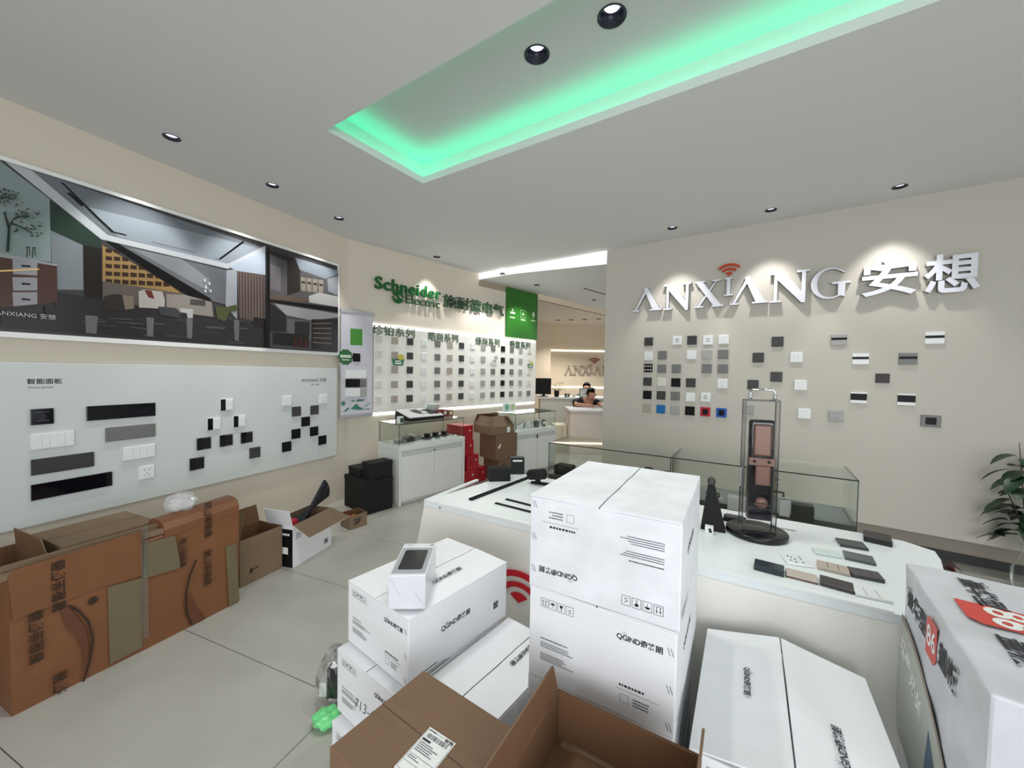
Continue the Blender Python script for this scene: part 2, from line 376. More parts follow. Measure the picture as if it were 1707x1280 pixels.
for (x, y, w) in ((838, 457, 'nearest the green lettering in the far ceiling'), (895, 475, 'above the green poster in the far ceiling'), (990, 500, 'beside the long black slot in the far ceiling')):
    p = onz(x, y, ZA); downlight(x, y, ZA, 'small dark downlight '+w, aim=(p.x-0.2, p.y+0.2, 0), power=P_DOWN*1.4, spot=math.radians(110))
for k, (x, y) in enumerate(((930, 533.5), (952, 533), (975, 532.5), (998, 531.5))):
    downlight(x, y, 2.70, ('leftmost', 'second from left', 'third from left', 'rightmost')[k]+' of the four tiny downlights over the reception alcove', power=(P_DOWN*2.4 if k % 2 == 0 else None), spot=math.radians(120), r=0.06)
# two deep black downlights in the recessed ceiling
for (x, y, w) in ((895, 91, 'nearer the far end of'), (1020, 27, 'nearest the top edge of the picture in')):
    downlight(x, y, ZC+top, 'larger black downlight '+w+' the green-lit ceiling recess', r=0.06, power=P_DOWN*0.8, spot=math.radians(110))
# fill spots added to brighten the goods below; no fixtures hang there
for (x, y) in ((-0.55, 1.55), (2.0, 2.0), (2.6, -1.5)):
    l = bpy.data.lights.new('fill_spot', 'SPOT'); l.energy = P_DOWN*(1.5 if x < 0 else 1.1); l.spot_size = math.radians(125); l.spot_blend = 0.8; l.shadow_soft_size = 0.12
    o = bpy.data.objects.new('fill_spot', l); C.objects.link(o); o.location = (x, y, ZC-0.06)
# linear slot in far ceiling
a, b = onz(973, 480, ZA), onz(1016, 493, ZA); f = frame(a, heading(a, b), ZA)
bm = B(); bx(bm, 0, (b-a).length, -0.012, 0.012, -0.004, 0); tag(obj('linear_ceiling_slot', bm, M_bmat, M=f), 'thin black linear slot in the far grey ceiling', 'ceiling slot')

# ------------------------------------------------------------------ left wall: mural
u0, u1 = -2.6, 0.187
zt, zb = 2.535, 1.62
t = thing('framed_mural', 'long black and grey interior scene print in a white frame on the left wall', 'mural', FL @ T(u0, 0, 0))
Lm = u1-u0; fw = 0.03
bm = B()
for (a, b, c_, d) in ((0, Lm, zb-fw, zb), (0, Lm, zt, zt+0.022), (Lm-0.0, Lm+fw*0.6, zb-fw, zt+0.022), (-fw, 0, zb-fw, zt+0.022)):
    bx(bm, a, b, -0.015, WALLOFF, c_, d)
obj('frame', bm, M_white, t)
bm = B(); MC = {}
def pm(*c):
    if c not in MC: MC[c] = (len(MC), mat('mural_print_%d_%d_%d' % c, c, 0.16))
    return MC[c][0]
lay = [0.0]
def mp(x, y):      # zoomed-crop coordinates to the wall plane
    u, z = onw(FL, x/2.845, 240+y/2.845); return u-u0, z
def art(c, pts, raw=False):
    lay[0] -= 0.00012
    q = pts if raw else [mp(*p) for p in pts]
    q = [(min(max(x, 0), Lm), min(max(z, zb), zt)) for x, z in q]
    f = bm.faces.new([bm.verts.new((x, lay[0]-0.001, z)) for x, z in q]); f.material_index = pm(*c)
art((62, 60, 62), [(0, zb), (Lm, zb), (Lm, zt), (0, zt)], True)
art((128, 142, 142), [(-700, -300), (0, 80), (237, 262), (242, 560), (0, 530), (-700, 520)])
art((40, 52, 46), [(235, 265), (480, 455), (480, 520), (238, 405)])
art((120, 126, 132), [(240, 410), (392, 480), (395, 692), (270, 690), (245, 560)])
art((34, 28, 26), [(394, 480), (482, 495), (482, 742), (398, 738)])
art((104, 110, 116), [(150, 120), (1258, 495), (1080, 575), (500, 432)])
art((132, 140, 148), [(420, 300), (1258, 500), (1080, 570), (560, 440)])
art((176, 180, 184), [(20, 70), (150, 125), (510, 432), (1080, 568), (1258, 482), (1258, 505), (1080, 592), (480, 452)])
art((20, 20, 24), [(285, 180), (300, 184), (470, 350), (540, 415), (600, 430), (598, 436), (528, 420), (455, 352)])
art((16, 16, 18), [(315, 232), (330, 230), (400, 288), (385, 296)])
art((18, 18, 22), [(1008, 540), (1036, 545), (1150, 460), (1160, 465), (1045, 549)])
art((110, 114, 120), [(720, 462), (930, 512), (930, 518), (720, 468)])
art((146, 118, 76), [(485, 480), (880, 712), (485, 650)])
for r in range(5):
    for c in range(10):
        x, y = 500+c*39, 495+r*36+c*2
        if x+30 < 485+(y+16-480)*1.65+40 and y < 655+c*6:
            art((52, 38, 30), [(x, y), (x+30, y+4), (x+30, y+22), (x, y+20)])
art((96, 98, 102), [(540, 470), (1075, 600), (1078, 765), (995, 742)])
art((120, 124, 130), [(620, 495), (860, 545), (990, 640), (990, 700)])
art((14, 14, 17), [(498, 458), (560, 474), (1000, 735), (998, 752), (860, 705)])
art((92, 84, 80), [(485, 650), (870, 712), (1000, 762), (1000, 800), (485, 785)])
art((152, 156, 164), [(1072, 600), (1122, 592), (1122, 832), (1068, 770)])
art((166, 176, 190), [(1085, 585), (1256, 502), (1256, 622), (1125, 602)])
art((104, 90, 84), [(1124, 602), (1254, 626), (1254, 855), (1130, 822)])
for k in range(9): art((66, 56, 54), [(1130+k*14, 605+k*3), (1135+k*14, 606+k*3), (1136+k*14, 828+k*3), (1131+k*14, 826+k*3)])
art((44, 42, 44), [(260, 700), (485, 740), (1258, 860), (1258, 962), (0, 868), (0, 780), (260, 770)])
for k in range(22):
    x = random.uniform(280, 1230); y = random.uniform(780+0.06*x*0.9, 850+0.085*x); w = random.uniform(30, 130); h = random.uniform(3, 9)
    art(random.choice(((66, 64, 66), (84, 82, 84), (58, 56, 60))), [(x, y), (x+w, y+w*0.08), (x+w, y+h+w*0.08), (x, y+h)])
for (x, w) in ((400, 60), (690, 36), (880, 30), (1105, 26)): art((104, 102, 104), [(x, 800+x*.03), (x+w, 804+x*.03), (x+w*.9, 880+x*.05), (x+4, 876+x*.05)])
art((48, 44, 42), [(490, 722), (540, 712), (626, 722), (632, 785), (560, 792), (490, 782)])
art((120, 108, 96), [(575, 716), (628, 722), (632, 780), (590, 786)])
art((168, 162, 158), [(652, 700), (680, 690), (765, 700), (778, 740), (775, 782), (655, 776)])
art((96, 44, 36), [(680, 692), (715, 696), (728, 735), (700, 728)])
art((132, 126, 120), [(785, 712), (870, 715), (1000, 750), (1008, 820), (850, 800), (785, 775)])
art((70, 66, 66), [(900, 735), (970, 742), (970, 770), (895, 762)])
art((60, 60, 64), [(745, 770), (830, 778), (852, 800), (850, 825), (755, 812)])
art((172, 170, 170), [(850, 778), (912, 784), (910, 826), (886, 826), (880, 800), (852, 796)])
art((74, 78, 48), [(1018, 770), (1060, 775), (1118, 762), (1120, 790), (1085, 800), (1062, 842), (1025, 828)])
art((30, 24, 26), [(1200, 820), (1254, 830), (1254, 872), (1195, 862)])
for (x, y) in ((962, 640), (985, 655), (968, 672), (990, 690), (965, 690)): art((198, 200, 206), [(x, y), (x+8, y+2), (x+9, y+14), (x+1, y+13)])
# sideboard, lamp and tree of the print
art((74, 50, 44), [(-500, 470), (0, 530), (265, 575), (268, 752), (60, 772), (0, 775), (-500, 770)])
art((146, 150, 152), [(-500, 455), (0, 516), (268, 572), (266, 580), (0, 538), (-500, 478)])
for (a, b, c_, d) in ((540, 565, 625, 618), (632, 634, 695, 696), (704, 703, 760, 770)):
    art((142, 142, 148), [(54, a), (172, b), (172, c_), (58, d)])
    art((24, 22, 24), [(98, (a+d)/2-6), (140, (a+d)/2-2), (140, (a+d)/2+6), (98, (a+d)/2+4)])
art((228, 190, 120), [(-60, 602), (180, 591), (182, 597), (-60, 610)])
art((20, 20, 20), [(204, 768), (216, 768), (214, 815), (208, 815)])
for (pts) in ([(25, 512), (38, 512), (44, 400), (18, 320), (12, 326), (32, 404)], [(40, 400), (60, 360), (120, 340), (120, 336), (58, 352), (38, 388)], [(46, 380), (100, 400), (150, 430), (150, 426), (100, 394), (48, 372)]):
    art((26, 28, 28), pts)
for k in range(150):
    cx, cy, rx, ry = random.choice(((40, 270, 70, 45), (100, 330, 85, 25), (130, 400, 70, 50), (10, 250, 50, 40)))
    a = random.uniform(0, 6.28); r = random.random()**0.6; x, y = cx+rx*r*math.cos(a), cy+ry*r*math.sin(a); s = random.uniform(3, 9)
    art((48, 54, 54), [(x-s, y), (x, y-s*0.5), (x+s*1.4, y+1), (x, y+s*0.6)])
for (x0, y0) in ((115, 490), (142, 492)): art((22, 22, 24), [(x0, y0), (x0+14, y0), (x0+16, y0+40), (x0+12, y0+40), (x0+10, y0+6), (x0+4, y0+6), (x0+4, y0+48), (x0-2, y0+48)])
# divider and the two small pictures
art((14, 14, 16), [(1256, 490), (1268, 500), (1268, 968), (1256, 966)])
art((78, 76, 78), [(1268, 503), (1592, 602), (1592, 776), (1268, 738)])
art((118, 126, 136), [(1390, 540), (1592, 602), (1592, 618), (1530, 640), (1410, 598)])
art((40, 36, 36), [(1268, 505), (1385, 540), (1412, 600), (1412, 700), (1350, 720), (1350, 560), (1268, 525)])
art((100, 96, 100), [(1270, 570), (1320, 590), (1320, 700), (1270, 690)])
for k in range(4): art((132, 124, 112), [(1415+k*28, 632+k*4), (1438+k*28, 636+k*4), (1438+k*28, 700+k*3), (1415+k*28, 696+k*3)])
for k in range(4): art((40, 38, 40), [(1418+k*28, 650+k*4), (1436+k*28, 654+k*4), (1436+k*28, 664+k*4), (1418+k*28, 660+k*4)])
art((126, 130, 136), [(1540, 640), (1592, 628), (1592, 720), (1545, 700)])
art((168, 166, 166), [(1452, 722), (1500, 706), (1592, 724), (1592, 774), (1455, 752)])
art((88, 74, 64), [(1268, 715), (1350, 722), (1452, 735), (1452, 752), (1268, 736)])
art((12, 12, 14), [(1268, 738), (1592, 776), (1592, 800), (1268, 748)])
art((66, 66, 68), [(1268, 750), (1592, 800), (1592, 985), (1268, 965)])
art((136, 136, 140), [(1290, 758), (1592, 806), (1592, 822), (1470, 838), (1345, 812)])
art((34, 32, 36), [(1268, 755), (1345, 812), (1345, 892), (1268, 888)])
art((88, 88, 92), [(1350, 830), (1465, 842), (1465, 930), (1350, 900)])
art((40, 38, 38), [(1385, 840), (1456, 845), (1456, 905), (1385, 900)])
art((26, 28, 30), [(1280, 893), (1452, 905), (1452, 965), (1280, 950)])
art((28, 26, 28), [(1465, 832), (1592, 830), (1592, 985), (1465, 972)])
for k in range(5): art((112, 88, 80), [(1472, 850+k*22), (1560, 848+k*24), (1560, 853+k*24), (1472, 855+k*22)])
for k in range(3): art((58, 28, 26), [(1380+k*25, 918), (1396+k*25, 920), (1396+k*25, 965), (1380+k*25, 963)])
obj('print', bm, [m for _, m in sorted(MC.values(), key=lambda q: q[0])], t)
ux, uz = onw(FL, 42, 526)
text('printed_lettering', 'ANXIANG 安想', 0.032, T(ux-u0, -0.024, uz) @ axes((0, 0, 0), (1, 0, 0), (0, 0, 1)), mat('pale_ink', (186, 186, 190), 0.4), t)

# ------------------------------------------------------------------ left wall: sample panel
t = thing('sample_board', 'large white sample panel with black lettering under the long mural', 'display panel', FL @ T(-3.2, 0, 0))
bm = B(); bx(bm, 0, 3.2+0.193, 0.0, WALLOFF, 0.52, 1.456, bev=0.003); obj('board', bm, M_panel, t)
def on_panel(nm, body, x, y, size, **k):
    u, z = onw(FL, x, y); text(nm, body, size, T(u+3.2, -0.0008, z) @ axes((0, 0, 0), (1, 0, 0), (0, 0, 1)), M_ink, t, **k)
on_panel('printed_title', '智能面板', 75, 636, 0.033, bold=0.015, sx=1.05)
on_panel('printed_subtitle', 'Smart pannel', 68, 645.5, 0.0165, sx=1.1)
on_panel('printed_logo', 'ANXIANG 安想', 524, 634, 0.042, bold=0.0)
on_panel('printed_slogan', '全屋 · 智能', 525, 641, 0.02)

# ------------------------------------------------------------------ wall-mounted switches and sockets
def holes(bm, pts, y, mi):
    for (x, z, w, h) in pts: bx(bm, x-w/2, x+w/2, y-0.0006, y, z-h/2, z+h/2, mi)
def plate(name, label, cat, F, u, z, w=0.091, h=0.091, m=None, kind='rocker', m2=None, group=None, gangs=1, d=0.011, parts=True, wall=0.0):
    m = m or M_wp; m2 = m2 or m
    t = thing(name, label, cat, F @ T(u, wall, z), group)
    bm = B(); bx(bm, -w/2, w/2, -d, 0, -h/2, h/2, bev=0.002); obj('frame_plate', bm, m, t)
    iw, ih = w*0.9, h*0.88
    if kind == 'rocker':
        gw = iw/gangs
        for g in range(gangs):
            bm = B(); bx(bm, -iw/2+g*gw+0.0006, -iw/2+(g+1)*gw-0.0006, -d-0.0025, -d+0.001, -ih/2, ih/2, bev=0.0008); obj('rocker', bm, m2, t)
    elif kind == 'socket':
        bm = B(); bx(bm, -iw/2, iw/2, -d-0.0015, -d+0.001, -ih/2, ih/2)
        dk = 1; s = 0.012
        holes(bm, [(-0.014, 0.018, .003, .009), (0.014, 0.018, .003, .009), (0, -0.006, .003, .009), (-0.013, -0.022, .003, .009), (0.013, -0.022, .003, .009)], -d-0.0015, 1)
        obj('socket_face', bm, [m2, M_ink if m2 is not M_black else M_wp], t)
    elif kind == 'usb':
        bm = B(); bx(bm, -iw/2, iw/2, -d-0.0015, -d+0.001, -ih/2, ih/2)
        holes(bm, [(0, 0.012, .03, .006), (0, -0.010, .03, .006)], -d-0.0015, 1); obj('socket_face', bm, [m2, M_ink], t)
    elif kind == 'touch6':
        bm = B()
        for a in (-1, 0, 1):
            for b in (-1, 1): bx(bm, a*0.028-0.007, a*0.028+0.007, -d-0.0012, -d+0.001, b*0.02-0.007, b*0.02+0.007)
        obj('buttons', bm, M_wp, t)
    elif kind == 'framed':
        bm = B(); bx(bm, -w*0.27, w*0.27, -d-0.003, -d+0.001, -h*0.3, h*0.3, bev=0.001); obj('insert', bm, m2, t)
    elif kind == 'band':
        bm = B(); bx(bm, -w/2*0.98, w/2*0.98, -d-0.0012, -d+0.001, -h*0.02, h*0.2); obj('black_band', bm, M_black, t)
    elif kind == 'bigband':
        bm = B(); bx(bm, -w/2*0.98, w/2*0.98, -d-0.0012, -d+0.001, -h*0.22, h*0.38); obj('black_band', bm, M_black, t)
    elif kind == 'half':
        bm = B(); bx(bm, -w/2, -w*0.12, -d-0.0015, -d+0.001, -h/2, h/2); obj('display_strip', bm, M_blue_black, t)
        bm = B()
        for k in range(2): bx(bm, -w*0.11, w*0.46, -d-0.002, -d+0.001, -h*0.42+k*h*0.43, -h*0.42+k*h*0.43+h*0.4)
        obj('rocker', bm, m2, t)
    return t
def zr(x, y, s=2.845, ox=0, oy=590): return ox+x/s, oy+y/s
# wide modules on the left of the panel (corner boxes in crop pixels)
def wide(name, label, cat, x0, y0, x1, y1, h, m, kind, m2=None, gangs=1):
    a = onw(FL, *zr(x0, y0)); b = onw(FL, *zr(x1, y1)); w = b[0]-a[0]
    return plate(name, label, cat, FL, (a[0]+b[0])/2, (a[1]+b[1])/2, w, h, m, kind, m2, gangs=gangs)
G1 = 'wide modules on the white sample panel'
c = wide('smart_screen', 'small dark smart screen with a round glyph, top left of the white sample panel', 'smart screen', 143, 300, 252, 293, 0.091, M_blue_black, 'none')
bm = B(); outline(bm, 0, 0.026, 0.05, 0.001, 0.001); outline(bm, 0, -0.022, 0.05, 0.001, 0.001)
for k in range(16):
    a = k*math.pi/8; rect(bm, 0.012*math.cos(a), 0.012*math.sin(a), 0.004, 0.0012, 0, 0, a+math.pi/2)
rect(bm, 0, 0, 0.012, 0.0015, 0, 0, 0.8); obj('screen_glyph', bm, M_inkl, c, F_front(0, 0, -0.011))
wide('socket_strip', 'longest black module in the upper row of the white sample panel', 'module strip', 409, 281, 734, 263, 0.091, M_blue_black, 'none')
wide('socket_strip', 'light white three gang module beneath the smart screen', 'module strip', 145, 413, 350, 402, 0.091, M_wp, 'rocker', gangs=5)
wide('socket_strip', 'mid grey module right of centre in the white sample panel second row', 'module strip', 498, 382, 734, 360, 0.091, M_mg, 'rocker')
wide('socket_strip', 'white slatted module above the white socket on the sample panel', 'module strip', 582, 473, 734, 457, 0.091, M_wp, 'rocker', gangs=4)
wide('socket_strip', 'charcoal grey module left, above the lowest long black strip', 'module strip', 145, 538, 443, 498, 0.091, M_dg, 'rocker')
wide('socket_strip', 'lowest long glossy black strip on the white sample panel', 'module strip', 145, 658, 529, 590, 0.091, M_blue_black, 'none')
wide('wall_socket', 'white five hole socket at the bottom of the sample panel', 'socket', 657, 567, 730, 552, 0.091, M_wp, 'socket')
G2 = 'switches in the pyramid on the sample panel'
for (x, y, m, m2, lab) in ((1073, 240, M_wp, M_wp, 'white switch with black strip, topmost of the pyramid on the sample panel'),
        (1013, 331, M_wp, M_wp, 'white switch with dark strip, left of the pyramid second row'),
        (1133, 318, M_wp, M_wp, 'white switch with dark strip, right of the pyramid second row'),
        (965, 424, M_dg, M_bmat, 'black switch at the left of the pyramid third row'),
        (1071, 409, M_dg, M_bmat, 'black switch in the middle of the pyramid third row'),
        (1168, 395, M_dg, M_bmat, 'black switch at the right of the pyramid third row'),
        (932, 519, M_dg, M_bmat, 'black switch, lowest and leftmost of the pyramid on the panel')):
    u, z = onw(FL, *zr(x, y)); plate('wall_switch', lab, 'switch', FL, u, z, 0.095, 0.091, m, 'half', m2)
u, z = onw(FL, *zr(1207, 467)); plate('wall_switch', 'plain charcoal switch at the lower right of the pyramid on the panel', 'switch', FL, u, z, m=M_dg)
for (x, y, m, k, lab) in ((1360, 222, M_wp, 'rocker', 'white switch at the upper left of the cross-shaped group on the sample panel'),
        (1530, 213, M_wp, 'socket', 'white socket at the upper right end of the sample panel'),
        (1404, 272, M_dg, 'rocker', 'grey-brown switch just below the upper left white one'),
        (1490, 265, M_dg, 'rocker', 'grey-brown switch left below the upper right white socket'),
        (1448, 320, M_black, 'rocker', 'black switch in the centre of the cross-shaped group'),
        (1402, 378, M_black, 'rocker', 'black switch left below the centre of the cross-shaped group'),
        (1488, 366, M_black, 'rocker', 'black switch right below the centre of the cross-shaped group'),
        (1358, 439, M_black, 'rocker', 'black switch at the bottom left of the cross-shaped group'),
        (1527, 408, M_black, 'rocker', 'black switch at the bottom right of the cross-shaped group')):
    u, z = onw(FL, *zr(x, y)); plate('wall_socket' if k == 'socket' else 'wall_switch', lab, 'socket' if k == 'socket' else 'switch', FL, u, z, m=m, kind=k)

# ------------------------------------------------------------------ hanging banner at the end of the left wall
q1 = FL @ Vector((0.222, -0.03, 0)); uq, _ = onw(FS, 621, 600, 0.03); q2 = FS @ Vector((uq, -0.035, 0))
FBN = frame(q1, heading(q1, q2)); BW = (q2-q1).length
t = thing('hanging_banner', 'narrow pale grey sample banner with green mountains, right of the mural', 'banner', FBN)
bm = B(); bx(bm, 0, BW, 0.004, 0.02, 0.945, 2.07); obj('sheet', bm, mat('banner_cloth', (206, 205, 214), 0.5), t)
bm = B(); bx(bm, -0.006, BW+0.006, -0.008, 0.028, 2.055, 2.10, bev=0.005); obj('top_rail', bm, mat('banner_rail', (190, 190, 194), 0.35, metal=0.3), t)
bm = B(); bx(bm, -0.006, BW+0.006, -0.008, 0.028, 0.915, 0.955, bev=0.005); obj('bottom_rail', bm, mat('banner_rail', (190, 190, 194), 0.35, metal=0.3), t)
def bp(x, y):      # crop at scale 6.1 from (560,500)
    u, z = onw(FBN, 560+x/6.1, 500+y/6.1); return u, z
def bpoly(nm, polys, m):
    bm = B()
    for pts in polys: bm.faces.new([bm.verts.new((min(max(x, 0), BW), 0.0032, z)) for x, z in [bp(*p) for p in pts]])
    return obj(nm, bm, m, t)
bpoly('green_card', [[(148, 288), (270, 298), (270, 462), (148, 458)]], mat('card_green', (70, 142, 54), 0.4))
bpoly('printed_mountains', [[(38, 1020), (60, 1045), (85, 1020), (100, 1060), (70, 1080), (38, 1062)], [(150, 1110), (180, 1080), (210, 1052), (240, 1085), (290, 1110), (345, 1100), (345, 1112), (230, 1118)],
        [(70, 1140), (120, 1095), (145, 1098), (110, 1130)], [(148, 1028), (180, 1018), (200, 1024), (178, 1036)], [(200, 1028), (230, 1008), (300, 1010), (280, 1026), (220, 1034)], [(290, 1085), (350, 1040), (352, 1048), (305, 1086)]], mat('print_teal', (62, 128, 106), 0.5))
bm = B(); u, z = bp(100, 580); prism(bm, [(0.085*math.cos(k*math.pi/10)*(1+0.06*(-1)**k), 0.085*math.sin(k*math.pi/10)*(1+0.06*(-1)**k)) for k in range(20)], 0, 0.0015)
obj('round_seal', bm, mat('seal_green', (46, 104, 62), 0.5), t, axes((u, 0.003, z), (1, 0, 0), (0, 0, 1)))
bm = B(); rect(bm, 0, 0.008, 0.13, 0.03); rect(bm, 0, -0.03, 0.09, 0.012); obj('seal_lettering', bm, mat('seal_pale', (206, 218, 206), 0.5), t, axes((u, 0.001, z), (1, 0, 0), (0, 0, 1)))
bw_ = [(208, 585, M_black, 'black switch beside the round green seal on the banner')]
for j, (y, ms) in enumerate(((755, (M_wp, M_wp, M_wp)), (845, (M_black, M_black, M_mg)), (940, (M_wp, M_wp, M_lg)))):
    for i, mm in enumerate(ms):
        w = ('left', 'middle', 'right')[i]; r = ('top', 'middle', 'bottom')[j]
        bw_.append(((136, 208, 272)[i], y, mm, w+' sample switch in the '+r+' row of three on the pale banner'))
for (x, y, mm, lab) in bw_:
    u, z = bp(x, y); plate('wall_switch', lab, 'switch', FBN, u, z, m=mm, kind='rocker', gangs=2, wall=0.003)

# ------------------------------------------------------------------ display wall
zs1 = [onw(FS, 622.4, 541.3)[1], onw(FS, 894, 572.5)[1]]; zt_ = 1.952; zb_ = 0.942
uB0 = onw(FS, 623, 600, 0.02)[0]
t = thing('display_board', 'long white sample board with lit edges under the green lettering', 'display board', FS @ T(uB0, 0, 0))
LB = 1.69-uB0
bm = B(); bx(bm, 0.0, LB, -0.022, 0, zb_+0.0, zt_, bev=0.002); obj('board', bm, M_disp, t)
bm = B(); bx(bm, 0.0, LB, -0.010, 0, zt_+0.0, zt_+0.028); obj('upper_light_strip', bm, M_strip, t)
bm = B(); bx(bm, 0.0, LB, -0.010, 0, zb_-0.028, zb_); obj('lower_light_strip', bm, M_strip, t)
xs = [363, 483, 597, 704, 803, 895, 982, 1067, 1145, 1219, 1292, 1358, 1424, 1488]
ys5 = [1047, 1047, 1045, 1043, 1038, 1037, 1033, 1032, 1029, 1027, 1025, 1024, 1022, 1020]
ys1 = [605, 612, 622, 635, 640, 648, 656, 668, 672, 676, 682, 690, 695, 700]
cols = [M_cream, M_tan, M_dg, M_wp, M_mg, M_tan, M_dg, M_wp, M_lg, M_mg, M_black, M_mg, M_lg, M_cream]
cname = {id(M_cream): 'ivory', id(M_tan): 'champagne', id(M_dg): 'charcoal', id(M_wp): 'white', id(M_mg): 'mid grey', id(M_lg): 'light grey', id(M_black): 'black'}
U = []; Z1 = []; Z5 = []
for k in range(14):
    a = onw(FS, 550+xs[k]/4.492, 430+ys1[k]/4.492, 0.022); b = onw(FS, 550+xs[k]/4.492, 430+ys5[k]/4.492, 0.022)
    U.append((a[0]+b[0])/2); Z1.append(a[1]); Z5.append(b[1])
z1 = sum(Z1)/14; z5 = sum(Z5)/14
ordn = ['first', 'second', 'third', 'fourth', 'fifth', 'sixth', 'seventh', 'eighth', 'ninth', 'tenth', 'eleventh', 'twelfth', 'thirteenth', 'fourteenth']
protos = {}
def splate(m, soc):
    key = (id(m), soc)
    bm = B(); bx(bm, -0.043, 0.043, -0.011, 0, -0.043, 0.043, bev=0.002); bx(bm, -0.037, 0.037, -0.0135, -0.010, -0.037, 0.037, 1)
    if soc: holes(bm, [(-0.012, 0.014, .005, .012), (0.012, 0.014, .005, .012), (0, -0.014, .008, .012)], -0.0135, 2)
    else: bx(bm, -0.0008, 0.0008, -0.0138, -0.0130, -0.037, 0.037, 2)
    me = bpy.data.meshes.new('wall_switch'); bmesh.ops.recalc_face_normals(bm, faces=bm.faces); bm.to_mesh(me); bm.free()
    for x in (m, m, M_ink): me.materials.append(x)
    return me
for r in range(5):
    z = z1+(z5-z1)*r/4
    for k in range(14):
        if r == 1 and k == 9: continue
        m = cols[k]
        if r == 4 and k == 13: m = M_mg
        if r == 4 and k == 2: m = M_dg
        soc = (r+k) % 3 == 2 or r == 4
        key = (id(m), soc)
        if key not in protos: protos[key] = splate(m, soc)
        o = bpy.data.objects.new('wall_socket' if soc else 'wall_switch', protos[key]); C.objects.link(o)
        o.matrix_local = FS @ T(U[k], -0.022, z)
        tag(o, '%s %s in the %s row, %s column from left on the lit display board' % (cname[id(m)], 'socket' if soc else 'switch', ordn[r], ordn[k]), 'socket' if soc else 'switch', 'samples on the lit display board')
def s_at(x, y, off=0): return onw(FS, 550+x/4.492, 430+y/4.492, off)
for (body, x, y, w) in (('珍铂系列', 485, 556, 'leftmost'), ('皓尚系列', 853, 598, 'second'), ('绎尚系列', 1185, 632, 'third'), ('畅意系列', 1427, 655, 'rightmost')):
    u, z = s_at(x, y, 0.03)
    o = text('series_lettering', body, 0.13, FS @ T(u, -0.026, z) @ axes((0, 0, 0), (1, 0, 0), (0, 0, 1)), mat('olive_letter', (72, 98, 72), 0.5), ext=0.004, bold=0.008, sx=1.12 if w == 'leftmost' else 0.98)
    tag(o, w+' of the four dark green series names above the sample switches', 'lettering', 'series names on the display board')
# promotional stickers hanging on samples
for (x, y, lab, full) in ((515, 775, 'teal and yellow basket-shaped sticker over the second column of samples', 1), (1505, 805, 'teal and yellow sticker at the right end of the sample board', 1), (1235, 770, 'white and grey cloud-shaped sticker between the samples', 0)):
    u, z = s_at(x, y, 0.045); s = 1.0 if x < 600 else (0.75 if full else 0.85)
    t = thing('promo_sticker', lab, 'sticker', FS @ T(u, -0.0385, z))
    bm = B(); prism(bm, [(-0.09*s, 0.03*s), (-0.07*s, -0.05*s), (0.06*s, -0.05*s), (0.08*s, 0.03*s)], 0, 0.003)
    obj('base_card', bm, mat('sticker_teal', (60, 122, 92), 0.5) if full else M_label, t, axes((0, 0, 0), (1, 0, 0), (0, 0, 1)))
    bm = B(); rect(bm, -0.005, -0.022*s, 0.09*s, 0.018*s, z=0.0035); rect(bm, -0.005, 0.004*s, 0.08*s, 0.014*s, z=0.0035); obj('printed_strokes', bm, M_label if full else M_inkl, t, axes((0, 0, 0), (1, 0, 0), (0, 0, 1)))
    bm = B(); prism(bm, [(0.03*s+0.045*s*math.cos(k*math.pi/6), 0.055*s+0.035*s*math.sin(k*math.pi/6)) for k in range(12)], 0.0032, 0.006); obj('round_badge', bm, mat('sticker_yellow', (206, 192, 72), 0.5) if full else M_lg, t, axes((0, 0, 0), (1, 0, 0), (0, 0, 1)))
# brand lettering
t = thing('brand_lettering', 'raised dark green brand name and round emblem on the display wall', 'sign', FS)
XZ = axes((0, 0, 0), (1, 0, 0), (0, 0, 1))
def fit(nm, body, xa, ya, xb, yb, hgt, par, m, F, off, bold=0.03, ext=0.01, s=None):   # fit text between two pixel points (left-mid, right-mid)
    (ua, za), (ub, zb2) = (s(xa, ya, off), s(xb, yb, off))
    sp_ = 1.07 if body == 'Schneider' else 1.0; bm = textbm(body, 1.0, ext=0, bold=bold, space=sp_); x0 = min(v.co.x for v in bm.verts); x1 = max(v.co.x for v in bm.verts); y0 = min(v.co.y for v in bm.verts); y1 = max(v.co.y for v in bm.verts); bm.free()
    bm = textbm(body, 1.0, ext=ext, bold=bold, space=sp_); kx = (ub-ua)/(x1-x0); ky = hgt/(y1-y0)
    for v in bm.verts: v.co.x = (v.co.x-(x0+x1)/2)*kx; v.co.y = (v.co.y-(y0+y1)/2)*ky
    me = bpy.data.meshes.new(nm); bm.to_mesh(me); bm.free(); me.materials.append(m)
    o = bpy.data.objects.new(nm, me); C.objects.link(o); o.parent = par
    o.matrix_local = T((ua+ub)/2, -off, (za+zb2)/2) @ XZ; return o
ztop = s_at(370, 132, 0.03)[1]; zbot = s_at(370, 228, 0.03)[1]
fit('brand_word', 'Schneider', 336, 182, 830, 272, (ztop-zbot)*1.0, t, M_green, FS, 0.03, bold=0.02, ext=0.012, s=s_at)
za, zb3 = s_at(590, 275, 0.03)[1], s_at(590, 340, 0.03)[1]
fit('brand_second_word', 'Electric', 567, 305, 822, 348, (za-zb3)*1.0, t, mat('dark_green_letter', (52, 84, 58), 0.4), FS, 0.03, bold=0.004, ext=0.01, s=s_at)
za, zb3 = s_at(890, 275, 0.03)[1], s_at(890, 372, 0.03)[1]
fit('chinese_brand_name', '施耐德电气', 848, 322, 1300, 390, (za-zb3)*1.0, t, mat('dark_green_letter', (52, 84, 58), 0.4), FS, 0.03, bold=0.006, ext=0.012, s=s_at)
u, z = s_at(510, 292, 0.03); bm = B(); R_ = 0.078
